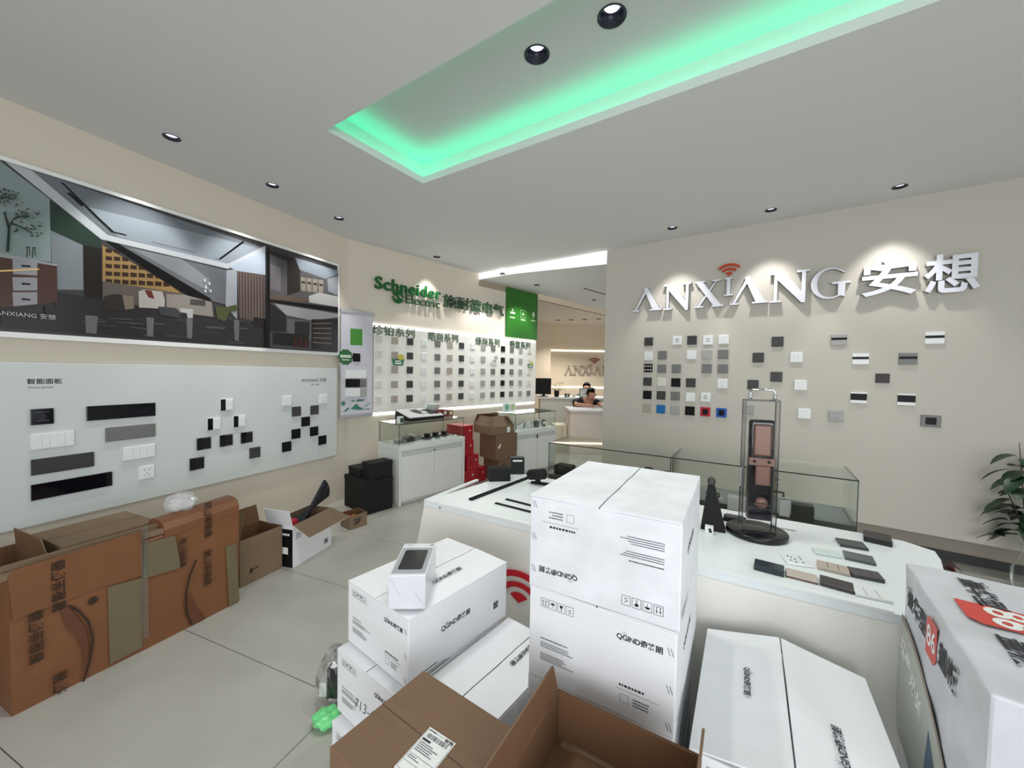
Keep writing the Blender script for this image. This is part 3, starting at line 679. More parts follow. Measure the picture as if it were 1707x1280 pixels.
for sg in (1, -1):
    pts = [(R_*math.cos(a), R_*math.sin(a)) for a in [math.radians(20+i*14) for i in range(11)]] + [(R_*0.62*math.cos(a), R_*0.62*math.sin(a)) for a in [math.radians(20+i*14) for i in range(10, -1, -1)]]
    prism(bm, [(x*sg, y*sg) for x, y in pts], -0.01, 0.01)
    prism(bm, [(x*sg*0.74, y*sg*0.74) for x, y in ((-0.065, 0.01), (-0.02, 0.035), (0.055, 0.04), (0.06, 0.058), (-0.02, 0.06), (-0.05, 0.04))], -0.01, 0.01)
    prism(bm, [(x*sg, y*sg) for x, y in ((R_*0.7, 0.0), (R_*1.05, 0.0), (R_*1.05, 0.018), (R_*0.7, 0.018))], -0.01, 0.01)
prism(bm, [(-0.026, 0.022), (-0.008, 0.03), (0.03, -0.022), (0.008, -0.03)], -0.01, 0.01)
obj('round_emblem', bm, M_green, t, T(u, -0.03, z) @ XZ)
# green poster
(ua, za) = s_at(1325, 215, 0.02); (ub, zb3) = s_at(1556, 610, 0.02); (ua2, za2) = s_at(1318, 592, 0.02); zc2 = s_at(1560, 272, 0.02)[1]
t = thing('green_poster', 'square glossy green poster with three pale icons at the end of the display wall', 'poster', FS @ T(ua, 0, 0))
pw = min(ub, S_END)-ua; pz0 = (zb3+za2)/2; pz1 = (za+zc2)/2
bm = B(); bx(bm, 0, pw, -0.02, 0, pz0, pz1, bev=0.002); obj('board', bm, M_greensign, t)
for i, (x, y) in enumerate(((1368, 410), (1447, 430), (1523, 437))):
    u, z = s_at(x, y, 0.02); bm = B()
    if i == 0: poly(bm, [(-0.02, 0.03), (0.02, 0.03), (0, 0.075)]); rect(bm, 0, 0, 0.11, 0.03)
    elif i == 1: outline(bm, 0, 0.02, 0.12, 0.12, 0.004); poly(bm, [(0.032*(1 if k % 2 == 0 else 0.45)*math.sin(k*math.pi/5), 0.02+0.032*(1 if k % 2 == 0 else 0.45)*math.cos(k*math.pi/5)) for k in range(10)])
    else: poly(bm, [(0.034*math.cos(k*math.pi/6), 0.03+0.045*math.sin(k*math.pi/6)) for k in range(12)]); rect(bm, 0, -0.03, 0.02, 0.02)
    for k in range(4): rect(bm, -0.045+k*0.03, -0.075, 0.022, 0.022)
    obj('printed_icon', bm, M_greent, t, T(u-ua, -0.021, z) @ XZ)

# ------------------------------------------------------------------ right wall: raised letters
def r_at(x, y, off=0, s=4.2675, ox=1040, oy=410): return onw(FR, ox+x/s, oy+y/s, off)
EXT = 0.045
t = thing('logo_lettering', 'large raised white Latin letters and orange signal emblem on the right wall', 'sign', FR)
G = {
 'A': [[(.07, .04), (.14, .04), (.50, .86), (.46, 1.0)], [(.38, .98), (.50, 1.04), (.95, .04), (.70, .04)], [(0, 0), (.24, 0), (.24, .06), (0, .06)], [(.60, 0), (1.02, 0), (1.02, .06), (.60, .06)]],
 'N': [[(.11, .04), (.20, .04), (.20, .96), (.11, .96)], [(0, 0), (.32, 0), (.32, .06), (0, .06)], [(.0, .93), (.22, .93), (.22, 1), (.0, 1)], [(.11, 1), (.36, 1), (.93, .16), (.93, -.06), (.84, -.06), (.11, .86)], [(.83, .0), (.93, -.05), (.93, .97), (.83, .97)], [(.70, .93), (1.02, .93), (1.02, 1), (.70, 1)]],
 'X': [[(.04, .96), (.30, .96), (.96, .04), (.70, .04)], [(.74, .96), (.80, .96), (.20, .04), (.12, .04)], [(0, .94), (.38, .94), (.38, 1), (0, 1)], [(.62, .94), (.92, .94), (.92, 1), (.62, 1)], [(.0, 0), (.34, 0), (.34, .06), (.0, .06)], [(.62, 0), (1.03, 0), (1.03, .06), (.62, .06)]],
 'I': [[(.32, .05), (.68, .05), (.68, .95), (.32, .95)], [(0.05, 0), (.98, 0), (.98, .08), (0.05, .08)], [(.12, .92), (.88, .92), (.88, 1), (.12, 1)]],
}
def arc(cx, cy, rx, ry, a0, a1, w0, w1, n=16):
    o, i_ = [], []
    for k in range(n+1):
        f = k/n; a = math.radians(a0+(a1-a0)*f); w = w0+(w1-w0)*math.sin(f*math.pi)
        o.append((cx+rx*math.cos(a), cy+ry*math.sin(a))); i_.append((cx+(rx-w)*math.cos(a), cy+(ry-w*0.45)*math.sin(a)))
    return o+i_[::-1]
G['G'] = [arc(.5, .5, .5, .53, 40, 318, .05, .17), [(.55, .46), (1.04, .46), (1.04, .53), (.55, .53)], [(.72, .08), (.90, .02), (.90, .50), (.72, .50)]]
BASE = [(62, 468), (280, 455), (498, 440), (705, 355), (752, 420), (1035, 402), (1325, 378)]
ENDS = [(265, 455), (470, 445), (700, 430), (778, 352), (1020, 403), (1308, 388), (1600, 360)]
TOPS = [(165, 300), (390, 265), (600, 245), (750, 225), (885, 218), (1170, 180), (1470, 160)]
for ch, b0, b1, tp in zip('ANXIANG', BASE, ENDS, TOPS):
    ua, za = r_at(*b0, EXT); ub, zb3 = r_at(*b1, EXT); ut, ztp = r_at(*tp, EXT)
    zb3 = (za+zb3)/2; w = ub-ua; h = ztp-zb3
    bm = B()
    for k, pg in enumerate(G[ch]): prism(bm, [(x*w, y*h) for x, y in pg], -EXT/2-0.0003*k, EXT/2+0.0003*k, side_mi=1)
    obj('letter', bm, [M_sign_white, M_sign_side], t, T(ua, -EXT/2, zb3) @ XZ)
# signal emblem above the I
u, z = r_at(748, 212, 0.03)
for (r0, r1) in ((0.0, 0.038), (0.058, 0.078), (0.098, 0.118)):
    bm = B(); n = 14; a0, a1 = math.radians(42), math.radians(138)
    if r0 == 0: pts = [(0, 0)]+[(r1*1.1*math.cos(a0+(a1-a0)*k/n), r1*math.sin(a0+(a1-a0)*k/n)) for k in range(n+1)]
    else: pts = [(r1*1.1*math.cos(a0+(a1-a0)*k/n), r1*math.sin(a0+(a1-a0)*k/n)) for k in range(n+1)]+[(r0*1.1*math.cos(a1-(a1-a0)*k/n), r0*math.sin(a1-(a1-a0)*k/n)) for k in range(n+1)]
    prism(bm, pts, -0.01, 0.01); obj('emblem_band', bm, mat('orange_acrylic', (196, 70, 30), 0.4), t, T(u, -0.03, z) @ XZ)
t2 = thing('chinese_lettering', 'two large raised white Chinese characters at the right of the letter sign', 'sign', FR)
def q_at(x, y, off=0): return onw(FR, 1420+x/5.948, 400+y/5.948, off)
for ch, xa, xb, yt, yb in (('安', 100, 655, 200, 560), ('想', 715, 1280, 135, 530)):
    ua, _ = q_at(xa, 380, EXT); ub, _ = q_at(xb, 340, EXT); xm = (xa+xb)/2; _, z1_ = q_at(xm, yt-6, EXT); _, z0_ = q_at(xm, yb-12, EXT)
    bm = textbm(ch, 1.0, ext=0.0, bold=0.02); X_ = [v.co.x for v in bm.verts]; Y_ = [v.co.y for v in bm.verts]; x0, x1, y0, y1 = min(X_), max(X_), min(Y_), max(Y_); bm.free()
    bm = textbm(ch, 1.0, ext=0.5, bold=0.02)
    for v in bm.verts: v.co.x = (v.co.x-x0)/(x1-x0)*(ub-ua); v.co.y = (v.co.y-y0)/(y1-y0)*(z1_-z0_); v.co.z *= EXT
    for f in bm.faces: f.material_index = 0 if abs(f.normal.z) > 0.7 else 1
    bm.normal_update()
    for f in bm.faces: f.material_index = 0 if abs(f.normal.z) > 0.7 else 1
    me = bpy.data.meshes.new('character'); bm.to_mesh(me); bm.free(); me.materials.append(M_sign_white); me.materials.append(M_sign_side)
    o = bpy.data.objects.new('character', me); C.objects.link(o); o.parent = t2; o.matrix_local = T(ua, -EXT/2, z0_) @ XZ
# right wall samples
def w_at(x, y): return onw(FR, 1030+x/2.5214, 400+y/2.5214, 0.011)
RW = [(129, 427, M_dg, 'usb', None), (249, 422, M_wp, 'usb', None), (311, 421, M_dg, 'usb', None), (378, 421, M_wp, 'usb', None), (444, 418, M_wp, 'socket', None),
 (128, 487, M_wp, 'socket', None), (186, 484, M_mg, 'rocker', None), (309, 483, M_wp, 'rocker', None), (374, 481, M_lg, 'rocker', None), (442, 480, M_mg, 'rocker', None),
 (127, 538, M_black, 'touch6', None), (184, 541, M_mg, 'rocker', None), (245, 541, M_mg, 'rocker', None), (373, 540, M_mg, 'socket', None), (441, 541, M_mg, 'socket', None),
 (124, 595, M_dg, 'rocker', None), (183, 597, M_cream, 'rocker', None), (243, 599, M_black, 'rocker', None), (306, 600, M_dg, 'rocker', None), (439, 604, M_wp, 'socket', None),
 (123, 651, M_black, 'rocker', None), (181, 653, M_dg, 'rocker', None), (241, 656, M_mg, 'rocker', None), (304, 661, M_wp, 'rocker', None), (368, 661, M_wp, 'usb', None),
 (122, 707, M_tan, 'rocker', None), (180, 711, M_blue, 'rocker', None), (240, 715, M_lg, 'rocker', None), (302, 718, M_black, 'rocker', None), (367, 722, M_red, 'framed', M_black), (435, 726, M_blue2, 'framed', M_black)]
rown = ['top', 'second', 'third', 'fourth', 'fifth', 'bottom']; coln = {0: 'first', 1: 'second', 2: 'third', 3: 'fourth', 4: 'fifth', 5: 'sixth'}
nm2 = dict(cname); nm2.update({id(M_blue): 'bright blue', id(M_red): 'red framed', id(M_blue2): 'blue framed', id(M_brownblk): 'brown black'})
for (x, y, m, k, m2) in RW:
    u, z = w_at(x, y); r = min(5, max(0, int(round((y-x*0.0-420)/57.5)))); c_ = int(round((x-125)/62.0))
    soc = k in ('socket', 'usb')
    plate('wall_socket' if soc else 'wall_switch', '%s %s, %s row and %s column of the dense block under the big letters' % (nm2[id(m)], 'socket' if soc else 'switch', rown[r], coln[c_]), 'socket' if soc else 'switch', FR, u, z, m=m, kind=k, m2=m2, group='samples in the dense block on the right wall', gangs=1 if m is not M_mg else 2)
for (x, y, m, k, g, w, lab) in ((671, 427, M_dg, 'rocker', 1, .091, 'charcoal switch, topmost of the loose group beside the dense block'), (590, 494, M_dg, 'rocker', 3, .091, 'dark slatted switch left below the topmost loose charcoal one'),
        (750, 493, M_wp, 'rocker', 3, .091, 'white three gang switch, uppermost white one in the loose group'), (666, 575, M_dg, 'rocker', 2, .091, 'dark grey switch in the middle of the loose group'),
        (568, 608, M_dg, 'rocker', 1, .091, 'dark grey switch right above the chrome handle of the lock stand'), (767, 610, M_wp, 'rocker', 3, .091, 'white three gang switch, middle white one in the loose group'),
        (783, 730, M_wp, 'rocker', 1, .091, 'plain white switch, lowest white one of the loose group'), (548, 712, M_lg, 'rocker', 1, .091, 'light grey switch seen through the clear lock stand'),
        (930, 419, M_lg, 'band', 1, .105, 'grey card switch with black band, upper left of the right-hand group'), (1332, 411, M_wp, 'band', 1, .105, 'white card switch with black band, upper right of the wall'),
        (1020, 500, M_wp, 'band', 1, .105, 'white card switch with thin black band near the middle'), (1220, 499, M_mg, 'band', 1, .105, 'grey card switch with black band right of the middle'),
        (1012, 663, M_wp, 'bigband', 1, .105, 'white card switch with broad black window, lower left one'), (1213, 671, M_wp, 'bigband', 1, .105, 'white card switch with broad black window, lower right one'),
        (917, 739, M_lg, 'socket', 1, .1, 'grey five hole socket low on the right wall'), (1316, 761, M_mg, 'framed', 1, .11, 'grey framed switch with black centre, lowest at the right')):
    u, z = w_at(x, y)
    plate('wall_socket' if k == 'socket' else ('card_switch' if 'band' in k else 'wall_switch'), lab, 'socket' if k == 'socket' else 'switch', FR, u, z, w=w, m=m, kind=k, gangs=g, m2=M_black if k == 'framed' else None)
u, z = w_at(1113, 581); plate('smart_switch', 'small glossy brown black touch switch among the card switches', 'switch', FR, u, z, w=0.085, h=0.075, m=M_brownblk, kind='none')

# ------------------------------------------------------------------ glass-topped cabinets along the display wall
def cabinet(label, pa, pb, depth, zmid, ztop_, F=None, ang=None):
    a = onz(*pa, 0); b = onz(*pb, 0); L = (b-a).length; F = frame(a, heading(a, b) if ang is None else ang)
    t = thing('display_cabinet', label, 'display cabinet', F, 'white glass-topped display cabinets')
    bm = B(); e = 0.018
    bx(bm, 0, L, 0.0, depth, 0.03, zmid-0.06); bx(bm, 0.01, L-0.01, 0.02, depth-0.01, 0, 0.03)
    bx(bm, 0, e*1.6, -0.02, 0, 0.0, zmid-0.05); bx(bm, L-e*1.6, L, -0.02, 0, 0.0, zmid-0.05)
    obj('body', bm, M_cab, t)
    bm = B(); bx(bm, 0, L, -0.022, depth, zmid-0.06, zmid, bev=0.004); obj('countertop', bm, M_cab, t)
    bm = B(); bx(bm, e*1.8, L-e*1.8, -0.006, 0.001, zmid-0.15, zmid-0.065); obj('front_rail', bm, mat('cab_recess', (200, 202, 200), 0.5), t)
    for k in range(2):
        x0 = e*1.8+k*(L/2-e*1.8)+0.002; x1 = (L/2-0.002) if k == 0 else L-e*1.8-0.002
        bm = B(); bx(bm, x0, x1, -0.018, -0.0, 0.04, zmid-0.12, bev=0.002); d = obj('door', bm, M_cab, t)
        if k == 0:
            bm = B(); lathe(bm, [(0.0001, 0), (0.009, 0), (0.009, 0.006), (0.0001, 0.007)], 12)
            obj('lock', bm, M_dg, d, T(x1+0.0, -0.019, zmid-0.10) @ Matrix.Rotation(math.pi/2, 4, 'X'))
    g = 0.006
    for nm, q in (('front_glass', (0.01, L-0.01, 0.0, g)), ('back_glass', (0.01, L-0.01, depth-g-0.01, depth-0.01))):
        bm = B(); bx(bm, q[0], q[1], q[2], q[3], zmid, ztop_-g); obj(nm, bm, M_glass, t)
    for x in (0.01, L-0.01-g):
        bm = B(); bx(bm, x, x+g, g, depth-0.01-g, zmid, ztop_-g); obj('side_glass', bm, M_glass, t)
    bm = B(); bx(bm, 0, L, -0.01, depth, ztop_-g, ztop_); tp = obj('top_glass', bm, M_glasstop, t)
    bm = B(); bx(bm, 0, L, -0.012, -0.0102, ztop_-g-0.001, ztop_+0.0005); bx(bm, -0.0015, 0, -0.012, depth, ztop_-g-0.001, ztop_+0.0005); bx(bm, L, L+0.0015, -0.012, depth, ztop_-g-0.001, ztop_+0.0005)
    bx(bm, 0.009, 0.0125, -0.001, 0.003, zmid, ztop_-g); bx(bm, L-0.0125, L-0.009, -0.001, 0.003, zmid, ztop_-g); bx(bm, 0.009, 0.0125, depth-0.014, depth-0.01, zmid, ztop_-g); bx(bm, L-0.0125, L-0.009, depth-0.014, depth-0.01, zmid, ztop_-g)
    obj('glass_edges', bm, M_glassedge, t)
    return t, F, L
cab1, FC1, LC1 = cabinet('white two-door cabinet with glass case between black boxes and red cartons', (663, 843.5), (772, 812), 0.40, 0.64, 0.872)
cab2, FC2, LC2 = cabinet('white two-door cabinet with glass case at the right end of the display wall', (857, 795), (924, 777.5), 0.42, 0.625, 0.865)
bm = B(); tube(bm, [(LC2/2+0.005, -0.022, 0.545), (LC2/2+0.005, -0.026, 0.49)], 0.007); obj('hanging_key', bm, M_black, cab2)
# samples inside cabinet 1
def placed(F, x, y, z, rot=0): return F @ T(x, y, z) @ RZ(rot)
for i, (x, y, w, d, h, m, lab) in enumerate(((0.06, 0.10, .11, .11, .035, M_mg, 'grey-green sample box at the left front corner inside the first glass case'), (0.20, 0.12, .12, .10, .04, M_dg, 'dark wedge-topped sample box in the first glass case'), (0.36, 0.2, .12, .10, .035, M_lg, 'pale sample box beside the dark one in the first glass case'))):
    t = thing('sample_box', lab, 'box', placed(FC1, x, y, 0.641, 8*i-6), 'samples in the first glass case')
    bm = B(); prism(bm, [(0, 0), (d, 0), (d, h), (d*0.5, h*1.7), (0, h)], 0, w); obj('body', bm, m, t, axes((0, 0, 0), (1, 0, 0), (0, 0, 1)) @ T(0, 0, -w))
for i, (x, y) in enumerate(((0.50, 0.16), (0.63, 0.17), (0.77, 0.18))):
    t = thing('pop_up_socket', ('left', 'middle', 'right')[i]+' of the three dark round pop-up sockets in the first glass case', 'socket', placed(FC1, x, y, 0.641), 'dark round pop-up sockets in the first case')
    bm = B(); bx(bm, -0.05, 0.05, -0.05, 0.05, 0, 0.02, bev=0.004); obj('base', bm, M_dg, t)
    bm = B(); lathe(bm, [(0.036, 0.02), (0.036, 0.05), (0.042, 0.052), (0.04, 0.062)], 20); obj('pop_up_head', bm, M_black, t)
for i, (x, y) in enumerate(((0.48, 0.05), (0.60, 0.05), (0.70, 0.05), (0.82, 0.06))):
    t = thing('price_card', '%s small white folded card at the front of the first glass case' % ordn[i], 'card', placed(FC1, x, y, 0.641, 5), 'white cards in the first case')
    bm = B(); prism(bm, [(0, 0), (0.035, 0), (0.03, 0.03), (0.028, 0.03)], -0.022, 0.022); obj('card', bm, M_label, t, axes((0, 0, 0), (0, -1, 0), (0, 0, 1)))
# on cabinet 1
t = thing('control_console', 'open white and black tilted display case on the first glass cabinet', 'display case', placed(FC1, 0.22, 0.12, 0.8725, 0))
bm = B(); prism(bm, [(0, 0), (0.28, 0.0), (0.28, 0.10), (0, 0.03)], 0, 0.5); obj('black_base', bm, M_bmat, t, axes((0, 0, 0), (0, 1, 0), (0, 0, 1)))
tilt = math.atan2(0.07, 0.28)
FT = T(0, 0, 0.033) @ Matrix.Rotation(tilt, 4, 'X')
bm = B(); bx(bm, 0.005, 0.495, 0.005, 0.285, 0, 0.01); obj('white_face', bm, M_wp, t, FT)
bm = B(); poly(bm, [(0.15, 0.24), (0.26, 0.25), (0.27, 0.16), (0.22, 0.08), (0.16, 0.14)], 0.0108); rect(bm, 0.40, 0.14, 0.15, 0.18, z=0.0108); rect(bm, 0.29, 0.14, 0.1, 0.12, z=0.0107); obj('dark_windows', bm, M_dg, t, FT)
bm = B(); rect(bm, 0.295, 0.13, 0.07, 0.08, z=0.0112); obj('white_inset', bm, M_wp, t, FT)
t = thing('small_carton', 'small green and white box at the left front corner of the first glass top', 'box', placed(FC1, 0.06, 0.06, 0.8725, 10))
bm = B(); bx(bm, 0, 0.05, 0, 0.05, 0, 0.07); obj('body', bm, M_label, t); bm = B(); rect(bm, 0.025, 0.03, 0.045, 0.05); obj('green_print', bm, mat('deep_green_print', (30, 60, 40), 0.4), t, F_front(0, 0))
for i, (x, w, h, lab) in enumerate(((0.68, 0.07, 0.085, 'red-brown card box behind the tilted display case'), (0.77, 0.07, 0.09, 'red card box with white label on the first glass cabinet'), (0.86, 0.075, 0.075, 'yellow-green and brown card box at the right end of the glass top'))):
    t = thing('parts_box', lab, 'box', placed(FC1, x, 0.20, 0.8725, 0), 'small parts boxes on the glass top')
    bm = B(); bx(bm, 0, w, 0, 0.12, 0, h, bev=0.002); obj('body', bm, mat('brown_red_card', (128, 62, 50), 0.5) if i != 2 else mat('brown_card', (132, 98, 66), 0.5), t)
    if i: bm = B(); rect(bm, w/2, h*0.58, w*0.5, h*0.4); obj('label', bm, M_label, t, F_front(0, 0))
t = thing('round_tub', 'pale translucent round tub standing behind the boxes on the first cabinet', 'tub', placed(FC1, 0.72, 0.35, 0.8725))
bm = B(); lathe(bm, [(0.07, 0), (0.085, 0.15), (0.09, 0.152), (0.09, 0.162), (0.001, 0.165)], 24); obj('tub', bm, mat('tub_pale_green', (214, 230, 222), 0.3), t)
bm = B(); lathe(bm, [(0.001, 0), (0.05, 0.01), (0.03, 0.03), (0.001, 0.035)], 12); tag(obj('green_dish', bm, mat('dish_green', (70, 140, 104), 0.4), M=placed(FC1, 0.60, 0.36, 0.8725+0.0)), 'small green dish left of the pale round tub', 'dish')
# on and in cabinet 2
for i, (x, mm) in enumerate(((0.12, (120, 190, 160)), (0.24, (196, 214, 150)))):
    t = thing('print_bag', ('left', 'right')[i]+' pale green printed gift bag on the second glass cabinet', 'bag', placed(FC2, x, 0.30, 0.866))
    bm = B(); bx(bm, -0.06, 0.06, -0.02, 0.02, 0, 0.13, bev=0.008); obj('bag', bm, mat('bag_white', (232, 240, 232), 0.4), t)
    bm = B(); prism(bm, [(0.045*math.cos(k*0.628), 0.07+0.045*math.sin(k*0.628)) for k in range(10)], 0, 0.001); obj('round_print', bm, mat('bag_print_%d' % i, mm, 0.4), t, F_front(0, 0, -0.02))
for i in range(9):
    x = 0.08+i*0.085; t = thing('wrapped_sample', '%s of the plastic-wrapped samples heaped in the second glass case' % ordn[i], 'sample', placed(FC2, x, 0.12+0.05*(i % 2), 0.626, 20*(i % 3)), 'wrapped samples in the second glass case')
    mm = [M_wp, M_lg, M_wp, M_mg, M_wp, M_lg, M_dg, M_wp, M_dg][i]
    h = random.uniform(0.05, 0.10)
    bm = B(); bx(bm, -0.035, 0.035, -0.03, 0.03, 0, h, bev=0.006); obj('sample_body', bm, mm, t)
    bm = B(); bmesh.ops.create_icosphere(bm, subdivisions=2, radius=0.055)
    for v in bm.verts: v.co = Vector((v.co.x, v.co.y, max(0, v.co.z*1.1+0.05)))*random.uniform(0.85, 1.1)
    obj('clear_wrap', bm, M_film, t)
# low cabinets beyond
t = thing('low_cupboard', 'cream low cupboard in front of the long reception desk', 'cupboard', frame((0.80, 7.3), 90))
bm = B(); bx(bm, 0, 0.25, 0, 0.4, 0, 0.46, bev=0.003); obj('body', bm, mat('cream_cupboard', (222, 214, 190), 0.5), t)
bm = B(); bx(bm, 0.16, 0.165, -0.002, 0, 0.02, 0.42); obj('door_gap', bm, M_dg, t)

# ------------------------------------------------------------------ red cartons and brown boxes between the cabinets
def carton(name, label, F, w, d, h, m, cat='box', group=None, seam=None, bev=0.004, flaps=False):
    t = thing(name, label, cat, F, group)
    bm = B(); bx(bm, 0, w, 0, d, 0, h, bev=bev); obj('body', bm, m, t)
    return t
FRD = frame(onz(771, 812, 0) if False else (FC1 @ Vector((LC1+0.035, 0.02, 0))), 43.0)
k = 0
for (x, y, z, lab) in ((0.0, 0.0, 0, 'lower left red carton, floor level beside the first cabinet'), (0.20, 0.02, 0, 'lower right red carton, floor level before the brown boxes'), (0.05, 0.0, 0.19, 'red carton second from the floor in the red stack'),
        (-0.02, 0.02, 0.38, 'red carton third from the floor in the red stack'), (-0.03, 0.03, 0.57, 'topmost red carton of the red stack beside the glass case')):
    t = carton('red_carton', lab, FRD @ T(x, y, z), 0.19, 0.30, 0.187, M_redbox, group='stacked red cartons')
    bm = B(); lathe(bm, [(0.0001, 0), (0.012, 0), (0.012, 0.0006)], 12); obj('round_sticker', bm, M_greent, t, F_front(0.14, 0.12) )
    bm = B(); tasks(bm, 0.02, 0.15, 0.09, 6, 0.018); obj('faint_print', bm, mat('dark_red_ink', (120, 20, 30), 0.5), t, F_front(0, 0))
# brown boxes
fb = frame(FC1 @ Vector((LC1+0.40, -0.02, 0)), 43)
bl = carton('cardboard_box', 'brown cardboard box at floor level beside the red stack, green print on its side', frame(FC1 @ Vector((LC1+0.46, -0.18, 0)), 50), 0.32, 0.34, 0.30, M_kraft)
bm = B(); poly(bm, [(0.05, 0.10), (0.10, 0.08), (0.12, 0.2), (0.09, 0.26), (0.05, 0.22)]); obj('green_print', bm, mat('moss_print', (64, 84, 44), 0.6), bl, F_front(0, 0))
bm_ = carton('cardboard_box', 'larger brown box with a white slanted label, second in the brown stack', frame(FC1 @ Vector((LC1+0.375, -0.20, 0)), 50, 0.301), 0.36, 0.36, 0.33, M_kraft)
bm = B(); rect(bm, 0, 0, 0.025, 0.06, rot=-0.6); obj('slanted_label', bm, M_label, bm_, F_front(0.06, 0.18))
bm = B(); rect(bm, 0.25, 0.03, 0.12, 0.008, rot=0.1); obj('printed_bar', bm, M_inkbr, bm_, F_front(0, 0))
def open_box(label, F, w, d, h, mo, mi_, flaps=(), th=0.005, name='open_carton', group=None, floorz=0.005):
    """flaps: list of (side, length, opening angle from straight up outwards, taper)"""
    t = thing(name, label, 'box', F, group)
    bm = B()
    bx(bm, 0, w, 0, th, 0, h); bx(bm, 0, w, d-th, d, 0, h); bx(bm, 0, th, th, d-th, 0, h); bx(bm, w-th, w, th, d-th, 0, h); bx(bm, th, w-th, th, d-th, 0, floorz)
    for f in bm.faces:
        c = f.calc_center_median(); n = f.normal
        f.material_index = 0
    bm.normal_update()
    for f in bm.faces:
        c = f.calc_center_median()
        inner = (th*0.5 < c.x < w-th*0.5) and (th*0.5 < c.y < d-th*0.5)
        f.material_index = 1 if inner else 0
    obj('body', bm, [mo, mi_], t)
    for (side, ln, a, tp) in flaps:
        a = math.radians(a); s, c = math.sin(a), math.cos(a); inn = None
        if side == 'F': P0, P1, D = (0, 0, h), (w, 0, h), Vector((0, -s, c))
        elif side == 'B': P0, P1, D = (0, d, h), (w, d, h), Vector((0, s, c))
        elif side == 'L': P0, P1, D = (0, 0, h), (0, d, h), Vector((-s, 0, c))
        else: P0, P1, D = (w, 0, h), (w, d, h), Vector((s, 0, c))
        P0, P1 = Vector(P0), Vector(P1); e = (P1-P0).normalized(); N = D.cross(e).normalized()
        q = [P0, P1, P1+D*ln-e*tp, P0+D*ln+e*tp]
        bm = B(); A = [bm.verts.new(v+N*0.0) for v in q]; Bv = [bm.verts.new(v+N*th*0.8) for v in q]
        fa, fb = bm.faces.new(A), bm.faces.new(Bv[::-1])
        inn = {'F': Vector((0, c, s)), 'B': Vector((0, -c, s)), 'L': Vector((c, 0, s)), 'R': Vector((-c, 0, s))}[side]
        (fb if N.dot(inn) > 0 else fa).material_index = 1
        for i in range(4): bm.faces.new((A[i], A[(i+1) % 4], Bv[(i+1) % 4], Bv[i]))
        obj('flap', bm, [mo, mi_], t)
    return t
t = open_box('open brown box with raised flaps and clear tape, topmost of the brown stack', frame(FC1 @ Vector((LC1+0.31, -0.16, 0)), 50, 0.633), 0.40, 0.38, 0.10, M_kraft2, M_kraftd, flaps=(('F', 0.16, -38, 0.03), ('B', 0.15, -20, 0.02), ('R', 0.16, -42, 0.02), ('L', 0.14, -30, 0.02)))
bm = B(); rect(bm, 0.30, 0.05, 0.05, 0.075); obj('label', bm, M_label, t, F_front(0, 0))

# ------------------------------------------------------------------ black foam boxes by the cabinet
FB = frame(onz(574, 842, 0), 130)
for (x0, y0, w, d, z0, h, lab, rot) in ((0.0, 0.0, 0.44, 0.30, 0, 0.335, 'large black box on the floor left of the white cabinet', 0), (0.27, 0.05, 0.16, 0.25, 0.336, 0.17, 'tallest black box on the pile, nearest the white cabinet side', 0), (0.03, 0.03, 0.23, 0.24, 0.336, 0.09, 'low flat black box at the left on the black pile', 0)):
    t = thing('black_box', lab, 'box', FB @ T(x0, y0, z0), 'black boxes beside the first cabinet')
    bm = B(); bx(bm, 0, w, 0, d, 0, h-0.02, bev=0.006); obj('body', bm, M_bmat, t)
    bm = B(); bx(bm, -0.004, w+0.004, -0.004, d+0.004, h-0.045, h, bev=0.006); obj('lid', bm, M_bmat, t)

# ------------------------------------------------------------------ left floor: orange carton and others
a, b = onz(20, 1195, 0), onz(398, 1003, 0); FO = frame(a, heading(a, b)); LO = (b-a).length
t = thing('flat_orange_carton', 'large worn orange printed carton standing on edge under the sample panel', 'box', FO)
HO = 0.60; DO = 0.17
bm = B(); prism(bm, [(0, 0), (DO, 0), (DO, HO-0.06), (DO-0.05, HO-0.01), (0.03, HO-0.012), (0.0, HO-0.05)], 0, LO)
bmesh.ops.subdivide_edges(bm, edges=bm.edges, cuts=3, use_grid_fill=True)
for v in bm.verts:
    v.co.x += 0.004*math.sin(v.co.z*9+v.co.y*7); v.co.y += 0.0
obj('body', bm, M_orange, t, axes((0, 0, 0), (0, 1, 0), (0, 0, 1)))
def FOF(x, z): return T(x, -0.0065, z) @ XZ
def o_at(x, y):
    u, z = onw(FO, x, y); return u, z
def opatch(nm, px, m, off=0.006, th=0.002):
    bm = B(); prism(bm, [o_at(*p) for p in px], off, off+th); return obj(nm, bm, m, t, XZ)
opatch('grey_patch', [(178, 978), (236, 962), (236, 1078), (182, 1106)], M_tape)
opatch('grey_patch', [(238, 905), (290, 892), (300, 945), (238, 964)], M_tape, 0.0085)
opatch('grey_end_strip', [(375, 911), (392, 905), (398, 1000), (381, 1010)], M_tape)
opatch('upper_flap', [(12, 964), (20, 1034), (178, 975), (236, 958), (236, 884), (20, 950)], mat('orange_flap', (122, 80, 53), 0.4, var=0.08, vscale=5, bump=0.3, bscale=25), 0.0065, 0.0022)
opatch('clear_tape', [(232, 880), (244, 876), (246, 1060), (236, 1064)], M_film, 0.0115, 0.0006)
for (x, y, s) in ((97, 975, 1), (60, 1060, 1), (100, 1160, 1), (345, 945, .9), (304, 920, .7), (346, 865, .9)):
    u, z = o_at(x, y); o = text('printed_lettering', '智能坐便器', 0.045*s, T(u, -0.0118, z) @ XZ @ Matrix.Rotation(math.pi/2, 4, 'Z'), M_inkbr, t, bold=0.02)
bm = B()
